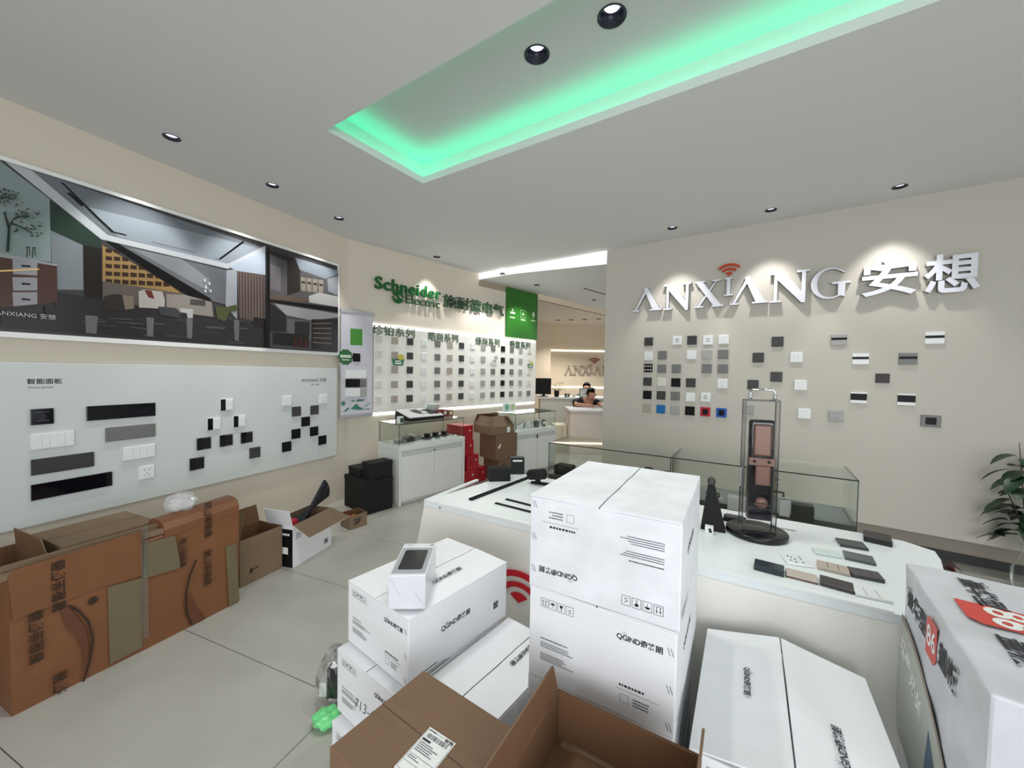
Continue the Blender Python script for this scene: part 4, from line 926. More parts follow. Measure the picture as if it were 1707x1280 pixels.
def ribbon(pts, w):
    q = [o_at(*p) for p in pts]
    for i in range(len(q)-1):
        (x0, y0), (x1, y1) = q[i], q[i+1]; d = math.hypot(x1-x0, y1-y0); nx, ny = -(y1-y0)/d*w, (x1-x0)/d*w
        poly(bm, [(x0-nx, y0-ny), (x1-nx, y1-ny), (x1+nx, y1+ny), (x0+nx, y0+ny)])
ribbon([(113, 1009), (130, 1018), (145, 1035), (153, 1062), (148, 1100), (137, 1135)], 0.004)
obj('printed_curve', bm, M_inkbr, t, T(0, -0.0112, 0) @ XZ); bm = B()
ribbon([(325, 932), (314, 960), (308, 990), (309, 1020), (318, 1040)], 0.005)
obj('printed_curve', bm, M_inkbr, t, T(0, -0.0112, 0) @ XZ)
bm = B(); poly(bm, [o_at(*p) for p in ((98, 1010), (113, 1009), (140, 1045), (147, 1080), (138, 1130), (138, 1085), (128, 1062), (108, 1040))]); obj('printed_shadow_curve', bm, mat('print_dim_brown', (98, 60, 40), 0.6), t, T(0, -0.0105, 0) @ XZ); bm = B(); poly(bm, [o_at(*p) for p in ((309, 1020), (312, 985), (325, 1015), (340, 1030), (318, 1041))])
obj('printed_shadow_curve', bm, mat('print_dim_brown', (98, 60, 40), 0.6), t, T(0, -0.0105, 0) @ XZ)
bm = B(); u, z = o_at(153, 1000); poly(bm, [(u+0.017*math.cos(k*0.63), z+0.017*math.sin(k*0.63)) for k in range(10)]); obj('printed_dot', bm, M_inkbr, t, T(0, -0.0112, 0) @ XZ)
# rolled top flap
bm = B(); prism(bm, [(-0.004, HO-0.06), (-0.008, HO-0.015), (0.012, HO+0.018), (0.05, HO+0.03), (0.11, HO+0.03), (0.15, HO+0.01), (0.15, HO-0.03)], 0, LO*0.42)
for v in bm.verts: v.co.y += 0.02*(v.co.z/(LO*0.42))
obj('curled_top', bm, M_orange, t, T(LO*0.58, 0, 0) @ axes((0, 0, 0), (0, 1, 0), (0, 0, 1)))
bm = B(); prism(bm, [(0.0, 0.0), (0.012, 0.10), (0.0, 0.20), (0.0, 0.25), (0.006, 0.25), (0.02, 0.10), (0.006, 0.0)], 0, 0.13); obj('torn_end_flap', bm, M_kraftd, t, T(LO+0.004, 0.15, HO-0.22) @ axes((0, 0, 0), (1, 0, 0), (0, 0, 1)))
bm = B(); bx(bm, -0.05, LO*0.58, 0.0, 0.03, HO-0.03, HO-0.006); bx(bm, -0.05, LO*0.6, 0.06, 0.085, HO-0.03, HO+0.008); obj('bent_edge', bm, M_kraft2, t)
bm = B(); bx(bm, LO, LO+0.006, 0.02, DO, HO-0.24, HO+0.03); obj('end_flap', bm, M_kraftd, t, T(0, 0, 0))
# clear plastic bag on it
bm = B(); bmesh.ops.create_icosphere(bm, subdivisions=3, radius=0.075)
for v in bm.verts:
    n = math.sin(v.co.x*90)*math.cos(v.co.y*80+v.co.z*50); v.co *= 1+0.13*n; v.co.z *= 0.75
tag(obj('plastic_bag', bm, mat('cloudy_film', (225, 228, 230), 0.15, alpha=0.45), M=FO @ T(LO*0.73, 0.12, HO+0.075)), 'crumpled clear plastic bag on top of the orange carton', 'bag')
# boxes behind the orange carton
FBK = frame(onz(50, 905, 0.58), 23.4)
Lp = FL.inverted()
def behind(x, y): return FL @ Vector((x, y, 0))
t = thing('cardboard_box', 'closed brown box behind the orange carton, directly under the sample panel', 'box', frame(behind(-2.07, -0.715), 23.4))
bm = B(); bx(bm, 0, 0.37, 0, 0.34, 0, 0.585, bev=0.004); obj('body', bm, M_kraft2, t)
bm = B(); bx(bm, 0.0, 0.37, 0.16, 0.18, 0.5851, 0.5856); obj('tape', bm, M_kraft, t)
t = open_box('open brown box at the left edge of the picture with a standing flap', frame(behind(-2.75, -0.715), 23.4), 0.64, 0.36, 0.55, M_kraft2, M_kraftd, flaps=(('R', 0.09, -8, 0.03),))
# small open brown box right of the orange carton
a, b = onz(400, 981, 0), onz(459, 947, 0)
t = open_box('open plain brown box between the orange carton and the black and white one', frame(a, 22), 0.30, 0.24, 0.31, M_kraft2, M_kraftd, flaps=(('L', 0.17, -12, 0.01), ('B', 0.12, 10, 0.01)))
bm = B(); rect(bm, 0.10, 0.09, 0.05, 0.008, rot=0.1); poly(bm, [(0.06, 0.07), (0.085, 0.07), (0.08, 0.1), (0.07, 0.105)]); obj('printed_mark', bm, M_inkbr, t, F_front(0, 0))
# black and white carton with its contents
a, b = onz(488, 947, 0), onz(552, 908, 0); FW = frame(a, heading(a, b)); LW = (b-a).length
t = open_box('black and white open carton full of black strips, on the floor by the left wall', FW, LW, 0.22, 0.31, M_carton, M_kraft2, flaps=(('F', 0.17, 112, -0.02), ('L', 0.12, 15, 0.0)))
bm = B(); rect(bm, 0.11, 0.14, 0.219, 0.279); obj('black_side', bm, M_black, t, F_left(0.22, 0.0, -0.0) @ T(0, 0, 0.0005))
bm = B(); rect(bm, 0.15, 0.12, 0.06, 0.05); obj('label', bm, M_label, t, F_left(0.22, 0.0, -0.0016))
for k in range(4):
    bm = B(); rect(bm, 0.125+k*0.02, 0.24, 0.016, 0.016); obj('care_icon', bm, M_label, t, F_left(0.22, 0, -0.0016))
bm = B(); tasks(bm, 0.03, 0.24, 0.06, 4, 0.012); outline(bm, LW-0.06, 0.06, 0.04, 0.035, 0.006); rect(bm, LW-0.06, 0.06, 0.022, 0.022); obj('printed_marks', bm, M_ink, t, F_front(0, 0))
FWr = FW
for i in range(7):
    rot = (28+3*i, )
    o = thing('black_strip', '%s black aluminium strip leaning out of the black and white carton' % ordn[i], 'strip', FW @ T(0.11+0.012*i, 0.035+0.024*i, 0.25) @ Matrix.Rotation(math.radians(-(36-2.4*i)), 4, 'Y') @ RZ(10-3.5*i), 'black strips in the open carton')
    bm = B(); bx(bm, -0.1, 0.44-0.015*i, -0.009, 0.009, -0.012, 0.014, bev=0.001); obj('profile', bm, M_black if i % 2 else mat('navy_black', (20, 24, 38), 0.35), o)
    if i in (1, 4): bm = B(); bx(bm, 0.12, 0.30, -0.003, 0.003, 0.0141, 0.0145); obj('white_sticker', bm, M_label, o)
t = thing('red_packet', 'crumpled red packet inside the black and white carton', 'packet', FW @ T(0.015, 0.02, 0.235)); bm = B(); bx(bm, 0, 0.06, 0.005, 0.17, 0, 0.10, bev=0.006); obj('packet', bm, M_red, t)
# small box with a letter mark
a = onz(583, 884, 0); FSF = frame(onz(583, 884, 0), 38)
t = open_box('small open brown parcel box with black letters, in front of the black boxes', FSF, 0.17, 0.16, 0.125, M_kraft2, M_kraftd, flaps=())
text('printed_letters', 'SF', 0.075, F_front(0.075, 0.06), M_ink, t, bold=0.03)
t = thing('red_item', 'orange-red scrap lying in the small parcel box', 'scrap', FSF @ T(0.06, 0.08, 0.006)); bm = B(); bmesh.ops.create_icosphere(bm, subdivisions=2, radius=0.05)
for v in bm.verts: v.co *= 1+0.2*math.sin(v.co.x*120+v.co.z*90); 
for v in bm.verts: v.co.z = v.co.z+0.052
obj('scrap', bm, mat('orange_red', (206, 84, 50), 0.5), t)

# ------------------------------------------------------------------ central white display table
ZT = 0.72
A = onz(707, 833.5, ZT).to_2d(); Fp = onz(1490, 1022, ZT).to_2d()
hd = heading(A, Fp); FT_ = frame(A, hd); FTi = FT_.inverted()
def tl(px, py, z=ZT):
    q = FTi @ onz(px, py, z); return (q.x, q.y)
LT = (Fp-A).length
b1, b2, b3, b4 = tl(865, 784.5), tl(1300, 863), tl(1441.6, 888), tl(1534, 906)
b5 = tl(1563, 930)
DB = (b2[1]+b3[1])/2
outl = [(0.0, 0.0), (LT*0.97, 0.0)]
outl += [(LT+0.03, 0.012), (LT+0.10, 0.05), (b5[0]-0.02, b5[1]-0.12), (b5[0]+0.01, b5[1]), (b4[0]+0.03, DB-0.08), (b4[0]-0.05, DB-0.01), (b3[0], DB), (b1[0], b1[1]*0.5+DB*0.5)]
t = thing('display_table', 'long white display table with cream flared sides in the middle of the shop', 'display table', FT_)
bot = [(x-0.13*(1-max(0, min(1, x/0.5)))*(1 if x < 0.4 else 0), y-0.035*(1 if y < 0.06 else 0)) for x, y in outl]
bm = B(); prism(bm, bot, 0.0, ZT-0.035, top_pts=outl); obj('base', bm, mat('cream_table_side', (242, 240, 233), 0.4), t)
bm = B(); prism(bm, outl, ZT-0.034, ZT-0.006); obj('tabletop', bm, mat('white_acrylic_top', (238, 243, 244), 0.25), t)
bm = B(); prism(bm, [(0, 0), (LT, 0), (LT, 0.022), (0.022, 0.022), (0.022, 0.50), (0, 0.50)], ZT-0.0055, ZT+0.004); obj('rim', bm, mat('white_acrylic_rim', (240, 243, 243), 0.3), t)
for (px, py) in ((716, 833), (750, 841.5)):
    q = tl(px, py, ZT-0.03); bm = B(); lathe(bm, [(0.0001, 0), (0.006, 0), (0.005, 0.002)], 10); obj('screw_cap', bm, M_mg, t, T(q[0], -0.0005, ZT-0.02) @ Matrix.Rotation(math.pi/2, 4, 'X'))
# red signal emblem on the table side
u, z = onw(FT_, 868, 1001)
for i, (r0, r1) in enumerate(((0.0, 0.05), (0.075, 0.10), (0.125, 0.155))):
    bm = B(); n = 14; a0, a1 = math.radians(38), math.radians(142)
    pts = [(r1*1.2*math.cos(a0+(a1-a0)*k/n), r1*math.sin(a0+(a1-a0)*k/n)) for k in range(n+1)] + ([(0, 0)] if r0 == 0 else [(r0*1.2*math.cos(a1-(a1-a0)*k/n), r0*math.sin(a1-(a1-a0)*k/n)) for k in range(n+1)])
    prism(bm, pts, 0, 0.002); obj('red_emblem_band', bm, mat('emblem_red', (206, 30, 44), 0.4), t, T(u, -0.021, z) @ XZ)
ZS = ZT-0.006+0.0005
def tab(px, py, z=ZS, rot=0): q = onz(px, py, z); return frame(q, hd, z) @ RZ(rot)
def rel(F, px, py, z): q = F.inverted() @ onz(px, py, z); return q.x, q.y
# track with lamp
a, b = onz(784, 834, ZS), onz(889, 794, ZS); f = frame(a, heading(a, b), ZS)
t = thing('track_rail', 'long thin black magnetic lamp track lying on the left half of the table', 'lamp track', f)
bm = B(); L_ = (b-a).length+0.12; bx(bm, 0, L_, -0.012, 0.012, 0, 0.006); bx(bm, 0, L_, 0.009, 0.013, 0.006, 0.010); obj('rail', bm, M_bmat, t)
for i, (pa, pb) in enumerate((((843.5, 832.5), (885, 843)), ((826, 839), (885, 854)))):
    a, b = onz(*pa, ZS), onz(*pb, ZS); f = frame(a, heading(a, b), ZS)
    bm = B(); bx(bm, 0, (b-a).length+0.1, -0.009, 0.009, 0, 0.005); tag(obj('black_strip_light', bm, M_bmat, M=f), ('farther', 'nearer')[i]+' of two short black strips left of the tall carton stack', 'strip light')
p = onz(893, 806, ZS); t = thing('spotlight', 'small black cylindrical track spotlight on the white table', 'spotlight', frame(p, 110, ZS))
bm = B(); lathe(bm, [(0.020, 0), (0.033, 0.0), (0.034, 0.004), (0.034, 0.125), (0.03, 0.13), (0.0001, 0.13)], 24); obj('barrel', bm, M_bmat, t, T(-0.04, 0, 0.055) @ Matrix.Rotation(math.radians(75), 4, 'Y') @ Matrix.Rotation(math.radians(25), 4, 'X'))
bm = B(); lathe(bm, [(0.0001, 0.001), (0.028, 0.001)], 20); obj('lens', bm, M_chrome, t, T(-0.041, 0, 0.055) @ Matrix.Rotation(math.radians(75), 4, 'Y') @ Matrix.Rotation(math.radians(25), 4, 'X'))
bm = B(); bx(bm, 0.0, 0.03, -0.015, 0.015, 0.0, 0.03); bx(bm, -0.03, 0.10, -0.014, 0.014, 0, 0.012); obj('bracket', bm, M_bmat, t)
# two black boxes on the table corner
f = tab(815, 803); t = thing('black_gift_box', 'low black box lying at the far left corner of the white table', 'box', f @ RZ(38))
bm = B(); bx(bm, 0, 0.145, 0, 0.09, 0, 0.085, bev=0.003); obj('body', bm, M_bmat, t)
f = tab(843, 793); t = thing('black_gift_box', 'upright black box with white lettering strip behind the low black one', 'box', f @ T(0.01, 0.05, 0) @ RZ(36))
bm = B(); bx(bm, 0, 0.10, 0, 0.06, 0, 0.12, bev=0.003); obj('body', bm, mat('green_black_card', (22, 30, 28), 0.35), t)
bm = B(); rect(bm, 0.05, 0.098, 0.068, 0.011); obj('white_strip', bm, M_label, t, F_front(0, 0))
# sample plates lying on the table
def z2(x, y): return 1150+x/4.064, 840+y/4.064
TP = [((430, 445), (640, 500), (655, 432), 0.022, mat('slate_plastic', (44, 54, 62), 0.25), 'solid', 'slate black box-shaped sample, leftmost of the plate rows on the table'),
 ((650, 495), (870, 550), (865, 480), 0.010, mat('beige_glass', (196, 182, 172), 0.2), 'edge', 'beige sample plate with rose rim in the nearest row on the table'),
 ((878, 552), (1118, 618), (1100, 532), 0.012, mat('graphite_plate', (62, 60, 60), 0.3), 'lines', 'graphite sample plate with fine rings, third in the nearest row'),
 ((1122, 625), (1384, 682), (1345, 600), 0.010, M_wp, 'white3', 'white sample plate, last in the nearest row beside the white carton'),
 ((656, 410), (850, 440), (848, 362), 0.006, mat('white_glass_plate', (232, 236, 240), 0.15), 'socket', 'white double socket plate in the second row on the table'),
 ((862, 442), (1090, 497), (1066, 422), 0.012, mat('sand_plate', (188, 174, 160), 0.3), 'gang', 'sand coloured three gang plate in the second row on the table'),
 ((1098, 497), (1326, 542), (1284, 460), 0.014, mat('anthracite_plate', (72, 70, 72), 0.3), 'gang', 'anthracite plate with ring marks, last in the second row'),
 ((848, 342), (1038, 376), (1034, 324), 0.008, mat('mint_glass_plate', (214, 228, 224), 0.12), 'plain', 'pale mint glass plate in the third row on the table'),
 ((1048, 376), (1266, 424), (1243, 354), 0.010, mat('grey_glass_plate', (88, 94, 96), 0.12), 'plain', 'grey glass plate in the third row on the table'),
 ((1018, 288), (1216, 322), (1188, 258), 0.010, mat('smoke_glass_plate', (52, 62, 62), 0.12), 'plain', 'smoky glass plate in the fourth row of the table samples'),
 ((1175, 252), (1375, 296), (1392, 216), 0.022, mat('black_block', (30, 30, 30), 0.3), 'solid', 'thick black square sample at the far right of the table')]
for (pa, pb, pc, h, m, k, lab) in TP:
    a, b, c = onz(*z2(*pa), ZS), onz(*z2(*pb), ZS), onz(*z2(*pc), ZS+h)
    f = frame(a, heading(a, b), ZS); w = (b-a).length; cq = f.inverted() @ c; d = max(0.06, cq.y)
    t = thing('sample_plate', lab, 'sample plate', f, 'switch samples lying on the table')
    if k == 'edge': bm = B(); bx(bm, 0, w, 0, d, 0, 0.004); obj('rose_base', bm, M_bronze, t)
    bm = B(); bx(bm, 0.001, w-0.001, 0.001, d-0.001, 0.0045 if k == 'edge' else 0, h, bev=0.0015); obj('plate', bm, m, t)
    bm = B()
    if k == 'lines':
        for dx in (-0.02, 0, 0.02):
            for n in range(14): rect(bm, w/2+dx+0.018*math.cos(n*0.45), d/2+0.018*math.sin(n*0.45), 0.006, 0.001, rot=n*0.45+math.pi/2)
    elif k in ('gang', 'white3'):
        for n in (1, 2): rect(bm, w*n/3, d/2, 0.0014, d*0.9)
    elif k == 'socket':
        for (dx, dy) in ((0.25, .35), (.35, .65), (.25, .75), (.45, .5), (.42, .25), (.68, .3), (.68, .6), (.68, .8)): rect(bm, w*dx, d*dy, 0.005, 0.009)
    if len(bm.verts): obj('printed_lines', bm, M_ink, t, F_top(0, 0, h))
    else: bm.free()
u, v = onz(1314, 883, ZS).x, onz(1314, 883, ZS).y
text('printed_lettering', '奇格朗', 0.02, Matrix.Translation((u, v, ZS+0.0005)) @ RZ(-30), M_ink)
tag(bpy.data.objects['printed_lettering'] if False else C.objects[-1], 'tiny black lettering on the white tabletop right of the lock stand', 'lettering')

# ------------------------------------------------------------------ door lock stand
zb0 = ZS+0.024
a, b = onz(1236, 882.8, zb0), onz(1292, 889.4, zb0); f = frame(a, 111); w = (b-a).length
f.translation.z = 0
t = thing('lock_display_stand', 'tall clear display stand with bronze and black smart door lock on a round black foot', 'display stand', f @ T(0, 0, ZS))
cx, cy = w/2, 0.04; hz = 0.60
bm = B(); lathe(bm, [(0.0001, 0), (0.122, 0), (0.125, 0.004), (0.125, 0.02), (0.12, 0.024), (0.0001, 0.024)], 48, (cx, cy)); obj('round_foot', bm, mat('black_foot', (22, 22, 26), 0.25), t)
dz = 0.075
for nm, q in (('front_panel', (0, w, 0, 0.004)), ('back_panel', (0, w, dz, dz+0.004))):
    bm = B(); bx(bm, *q, 0.0245, 0.0245+hz); obj(nm, bm, M_acr, t)
for x in (0, w-0.004): bm = B(); bx(bm, x, x+0.004, 0.0042, dz-0.0002, 0.0245, 0.0245+hz); obj('side_panel', bm, M_acr, t)
bm = B()
for x in (-0.001, w-0.003):
    for y in (-0.001, dz+0.001): bx(bm, x, x+0.004, y, y+0.004, 0.0245, 0.0245+hz)
bx(bm, 0, w, -0.001, 0.003, 0.0245+hz-0.004, 0.0245+hz+0.001); bx(bm, 0, w, dz, dz+0.004, 0.0245+hz-0.004, 0.0245+hz+0.001); bx(bm, 0, w, 0, 0.003, 0.0245, 0.028)
obj('edge_profiles', bm, mat('smoky_edge', (46, 48, 46), 0.2), t)
bm = B(); bx(bm, 0, w, 0, dz+0.004, 0.0245+hz, 0.029+hz); obj('top_panel', bm, M_acr, t)
bm = B(); zt0 = 0.029+hz; tube(bm, [(w*0.14, 0.02, zt0), (w*0.14, 0.02, zt0+0.035), (w*0.2, 0.02, zt0+0.045), (w*0.8, 0.02, zt0+0.045), (w*0.86, 0.02, zt0+0.035), (w*0.86, 0.02, zt0)], 0.005, 10)
for x in (0.14, 0.86): lathe(bm, [(0.009, zt0), (0.009, zt0+0.02), (0.006, zt0+0.021)], 12, (w*x, 0.02))
obj('carry_handle', bm, M_chrome, t)
lw, lx = 0.105*w/0.15, w*0.16; lx1 = w*0.92; z0, z1_ = 0.07, 0.535
bm = B(); bx(bm, lx, lx1, 0.018, 0.055, z0, z1_, bev=0.012); obj('lock_body', bm, M_darkglass, t)
xa = lx+0.012; xb = lx1-0.010
bm = B(); bx(bm, xa+0.004, xb-0.004, 0.010, 0.02, 0.37, 0.515, bev=0.008); obj('upper_bronze_panel', bm, M_bronze, t)
bm = B(); bx(bm, lx, lx1+0.002, 0.012, 0.03, 0.325, 0.362, bev=0.003); obj('hinge_band', bm, M_bronze, t)
for x in (0.22, 0.78): bm = B(); lathe(bm, [(0.0001, 0), (0.007, 0), (0.007, 0.002)], 12); obj('screw', bm, M_black, t, T(lx+(lx1-lx)*x, 0.0118, 0.345) @ Matrix.Rotation(math.pi/2, 4, 'X'))
bm = B(); bx(bm, xa+0.014, xb-0.004, 0.008, 0.02, 0.235, 0.328, bev=0.007); obj('lower_bronze_panel', bm, M_bronze, t)
bm = B(); lathe(bm, [(0.0001, 0), (0.026, 0), (0.026, 0.006), (0.023, 0.010), (0.0001, 0.010)], 28); kn = obj('round_knob', bm, M_bronze, t, T((lx+lx1)/2+0.004, 0.0178, 0.155) @ Matrix.Rotation(math.pi/2, 4, 'X'))
bm = B(); rect(bm, 0, 0, 0.044, 0.002, z=0.0105); obj('knob_slot', bm, M_black, kn)
bm = B(); bx(bm, lx+0.004, lx1-0.004, 0.0155, 0.018, z0+0.006, 0.122, bev=0.001); obj('lower_window', bm, mat('window_violet_black', (30, 28, 36), 0.05), t)
bm = B(); outline(bm, 0, 0, lx1-lx-0.008, 0.05, 0.0012); obj('window_rim', bm, M_inkl, t, T((lx+lx1)/2, 0.015, z0+0.031) @ XZ)
bm = B(); bx(bm, -0.010, 0.006, 0.02, 0.035, 0.22, 0.31, bev=0.004); bx(bm, w, w+0.018, 0.03, 0.045, 0.255, 0.28, bev=0.003); obj('latch_plate', bm, M_chrome, t)
# black wedge, tray and small white cube between stack and stand
p = onz(1189, 888, ZS); t = thing('black_wedge_stand', 'tall tapered black stand just right of the wrapped carton stack', 'stand', frame(p, 118, ZS))
bm = B(); prism(bm, [(-0.055, 0.02), (0.05, 0.02), (0.05, 0.10), (-0.055, 0.10)], 0.0, 0.205, top_pts=[(-0.03, 0.05), (0.0, 0.05), (0.0, 0.08), (-0.03, 0.08)]); obj('wedge', bm, M_bmat, t)
bm = B(); lathe(bm, [(0.012, 0.2055), (0.018, 0.215), (0.018, 0.235), (0.008, 0.245), (0.0001, 0.246)], 14, (-0.015, 0.065)); obj('knob_top', bm, M_dg, t)
t = thing('white_cube_box', 'tiny white box with black mark at the foot of the tapered black stand', 'box', frame(p, 118, ZS) @ T(-0.035, -0.03, 0)); bm = B(); bx(bm, 0, 0.035, 0, 0.03, 0, 0.035, bev=0.002); obj('body', bm, M_label, t)
bm = B(); rect(bm, 0.022, 0.018, 0.012, 0.02, rot=0.3); obj('black_mark', bm, M_ink, t, F_front(0, 0))
p = onz(1205, 868, ZS); t = thing('black_tray', 'flat black tray on the table behind the tapered black stand', 'tray', frame(p, 122, ZS))
bm = B(); bx(bm, 0, 0.10, 0, 0.07, 0, 0.018, bev=0.005); obj('base', bm, M_black, t); bm = B(); bx(bm, 0.01, 0.09, 0.008, 0.06, 0.018, 0.024, bev=0.002); obj('lid', bm, M_dg, t)

# ------------------------------------------------------------------ long glass showcases before the right wall
zg, zgb = 0.80, 0.49
a, b = onz(915, 737, zg), onz(1432, 801, zg); hs = heading(a, b); LS = (b-a).length; xm = (frame(a, hs).inverted() @ onz(1120, 762.5, zg)).x
for i, (x0, x1, lab) in enumerate(((0, xm-0.006, 'left one of the two long glass showcases before the right wall'), (xm+0.006, LS, 'right one of the two long glass showcases before the right wall'))):
    f = frame(a, hs) @ T(x0, 0, 0); L = x1-x0; D = 0.48
    t = thing('glass_showcase', lab, 'showcase', f, 'long glass showcases before the right wall')
    bm = B(); bx(bm, 0, L, 0, D, 0.0, zgb-0.03); obj('base', bm, M_cab, t)
    bm = B(); bx(bm, 0, L, 0, D, zgb-0.03, zgb); obj('deck', bm, mat('grey_deck', (128, 134, 134), 0.4), t)
    bm = B(); bx(bm, -0.001, L+0.001, -0.004, 0.0, zgb-0.035, zgb+0.015); obj('front_rail', bm, mat('showcase_rail', (66, 70, 64), 0.35, metal=0.4), t)
    g = 0.006
    for nm, y0 in (('front_glass', 0.001), ('back_glass', D-0.008)): bm = B(); bx(bm, 0.004, L-0.004, y0, y0+g, zgb, zg-g); obj(nm, bm, M_glass, t)
    for x in (0.002, L-0.008): bm = B(); bx(bm, x, x+g, 0.008, D-0.009, zgb, zg-g); obj('side_glass', bm, M_glass, t)
    bm = B(); bx(bm, 0, L, 0, D, zg-g, zg); obj('top_glass', bm, M_glasstop, t)
    bm = B(); bx(bm, 0, L, -0.0018, 0, zg-g-0.001, zg+0.0005)
    for x in ((0.0, L-0.004) if i else (0.0, L-0.004)): bx(bm, x, x+0.0045, -0.0015, 0.002, zgb, zg-g)
    for x in (-0.0015, L): bx(bm, x, x+0.0012, 0, D, zg-g-0.001, zg+0.0002)
    obj('glass_edges', bm, M_glassedge, t)
FSH = frame(a, hs)
def insh(px, py, z=zgb+0.0005):
    q = onz(px, py, z); return frame(q, hs, z)
for (px, py, w, d, h, m, nm, lab, cat) in ((921, 791, 0.17, 0.13, 0.09, M_black, 'black_case', 'black hard case at the left end inside the left showcase', 'case'), (968, 797, 0.19, 0.13, 0.09, M_black, 'black_case', 'second black hard case inside the left showcase, partly behind the cartons', 'case'),
        (1320, 866, 0.12, 0.08, 0.10, mat('olive_black_box', (34, 38, 32), 0.4), 'dark_box', 'dark square box inside the right showcase beside the lock stand', 'box'), (1299, 861, 0.06, 0.06, 0.11, M_lg, 'white_pedestal', 'pale grey box carrying a steel lock inside the right showcase', 'box'),
        (1212, 850, 0.20, 0.10, 0.09, M_lg, 'printed_sleeve', 'pale printed sleeve inside the right showcase left of the lock stand', 'sleeve')):
    t = thing(nm, lab, cat, insh(px, py)); bm = B(); bx(bm, 0, w, 0.02, 0.02+d, 0, h, bev=0.012 if 'case' in nm else 0.003); obj('body', bm, m, t)
    if 'case' in nm:
        bm = B(); bx(bm, w*0.3, w*0.7, 0.01, 0.02, h*0.7, h*0.85, bev=0.003); obj('handle', bm, M_dg, t)
        bm = B(); bx(bm, -0.003, w+0.003, 0.017, 0.023+d, h*0.58, h*0.62); obj('seam_band', bm, M_bmat, t)
for i, (px, py) in enumerate(((1066, 805), (1096, 812))):
    t = thing('round_sample', ('left', 'right')[i]+' of two round black fittings in the left showcase behind the carton stack', 'fitting', insh(px, py), 'round black fittings in the left showcase')
    bm = B(); lathe(bm, [(0.03, 0), (0.035, 0.03), (0.045, 0.10), (0.04, 0.12), (0.0001, 0.13)], 20, (0.05, 0.1)); obj('body', bm, M_black, t)
for (px, py, zz, lab) in ((1298, 862, 0.111, 'brushed steel lock handle on the pale box in the right showcase'), (1190, 850, 0.06, 'small bronze lever handle inside the showcase left of the lock stand')):
    t = thing('lever_handle', lab, 'door handle', insh(px, py) @ T(0.0, 0.05, zz))
    bm = B(); bx(bm, 0, 0.05, 0, 0.03, 0, 0.02, bev=0.004); obj('rose', bm, M_chrome, t)
    bm = B(); tube(bm, [(0.025, 0.015, 0.02), (0.025, 0.015, 0.045), (-0.03, 0.0, 0.05), (-0.06, 0.0, 0.05)], 0.008, 10); obj('lever', bm, mat('old_bronze', (96, 90, 66), 0.3, metal=0.8), t)
p = onz(1437, 873, 0.05)

# ------------------------------------------------------------------ white cartons
ICOLS = M_ink
def icons(par, Fm, s, flip=False):
    for k in range(4):
        bm = B(); x = k*s*1.22; outline(bm, x, 0, s, s*1.15, s*0.05)
        if k == 0:
            for dx in (-0.2, 0.2): rect(bm, x+dx*s, -0.05*s, s*0.07, s*0.5); poly(bm, [(x+dx*s-0.12*s, 0.15*s), (x+dx*s+0.12*s, 0.15*s), (x+dx*s, 0.38*s)])
            rect(bm, x, -0.36*s, 0.7*s, 0.06*s)
        elif k == 1:
            poly(bm, [(x+0.32*s*math.cos(a*math.pi/8), 0.02*s+0.28*s*math.sin(a*math.pi/8)) for a in range(9)]); rect(bm, x, -0.15*s, 0.06*s, 0.4*s)
        elif k == 2:
            poly(bm, [(x-0.22*s, 0.35*s), (x+0.22*s, 0.35*s), (x+0.22*s, 0.12*s), (x, -0.1*s), (x-0.22*s, 0.12*s)]); rect(bm, x, -0.2*s, 0.06*s, 0.25*s); rect(bm, x, -0.34*s, 0.3*s, 0.06*s)
        else:
            rect(bm, x, 0.1*s, 0.5*s, 0.06*s, rot=0.5); rect(bm, x, -0.1*s, 0.5*s, 0.06*s, rot=-0.6); rect(bm, x-0.05*s, -0.3*s, 0.4*s, 0.05*s)
        obj('handling_icon', bm, ICOLS, par, Fm)
def logo(par, Fm, w, rot=0):
    R = Matrix.Rotation(math.radians(rot), 4, 'Z')
    s = w/6.35
    text('printed_logo', 'QGIND奇格朗', s, Fm @ R, M_ink, par, bold=0.025, space=0.92)
    bm = B()
    for k, (x, h, a) in enumerate(((-2.35, .30, .5), (-2.1, .42, 0.12), (-1.85, .30, -.5))): rect(bm, x*s+0.15*s, 0.68*s, 0.05*s, h*s, rot=a)
    rect(bm, -1.95*s, 0.52*s, 0.5*s, 0.04*s); obj('printed_crown', bm, M_inkl, par, Fm @ R)
def ticks(par, Fm, pts, s=0.014, rot=0):
    for (x, y) in pts:
        bm = B()
        for k in range(2): rect(bm, x+k*s*0.55, y, s*0.10, s*1.5, rot=0.35)
        obj('printed_tick', bm, M_ink, par, Fm)
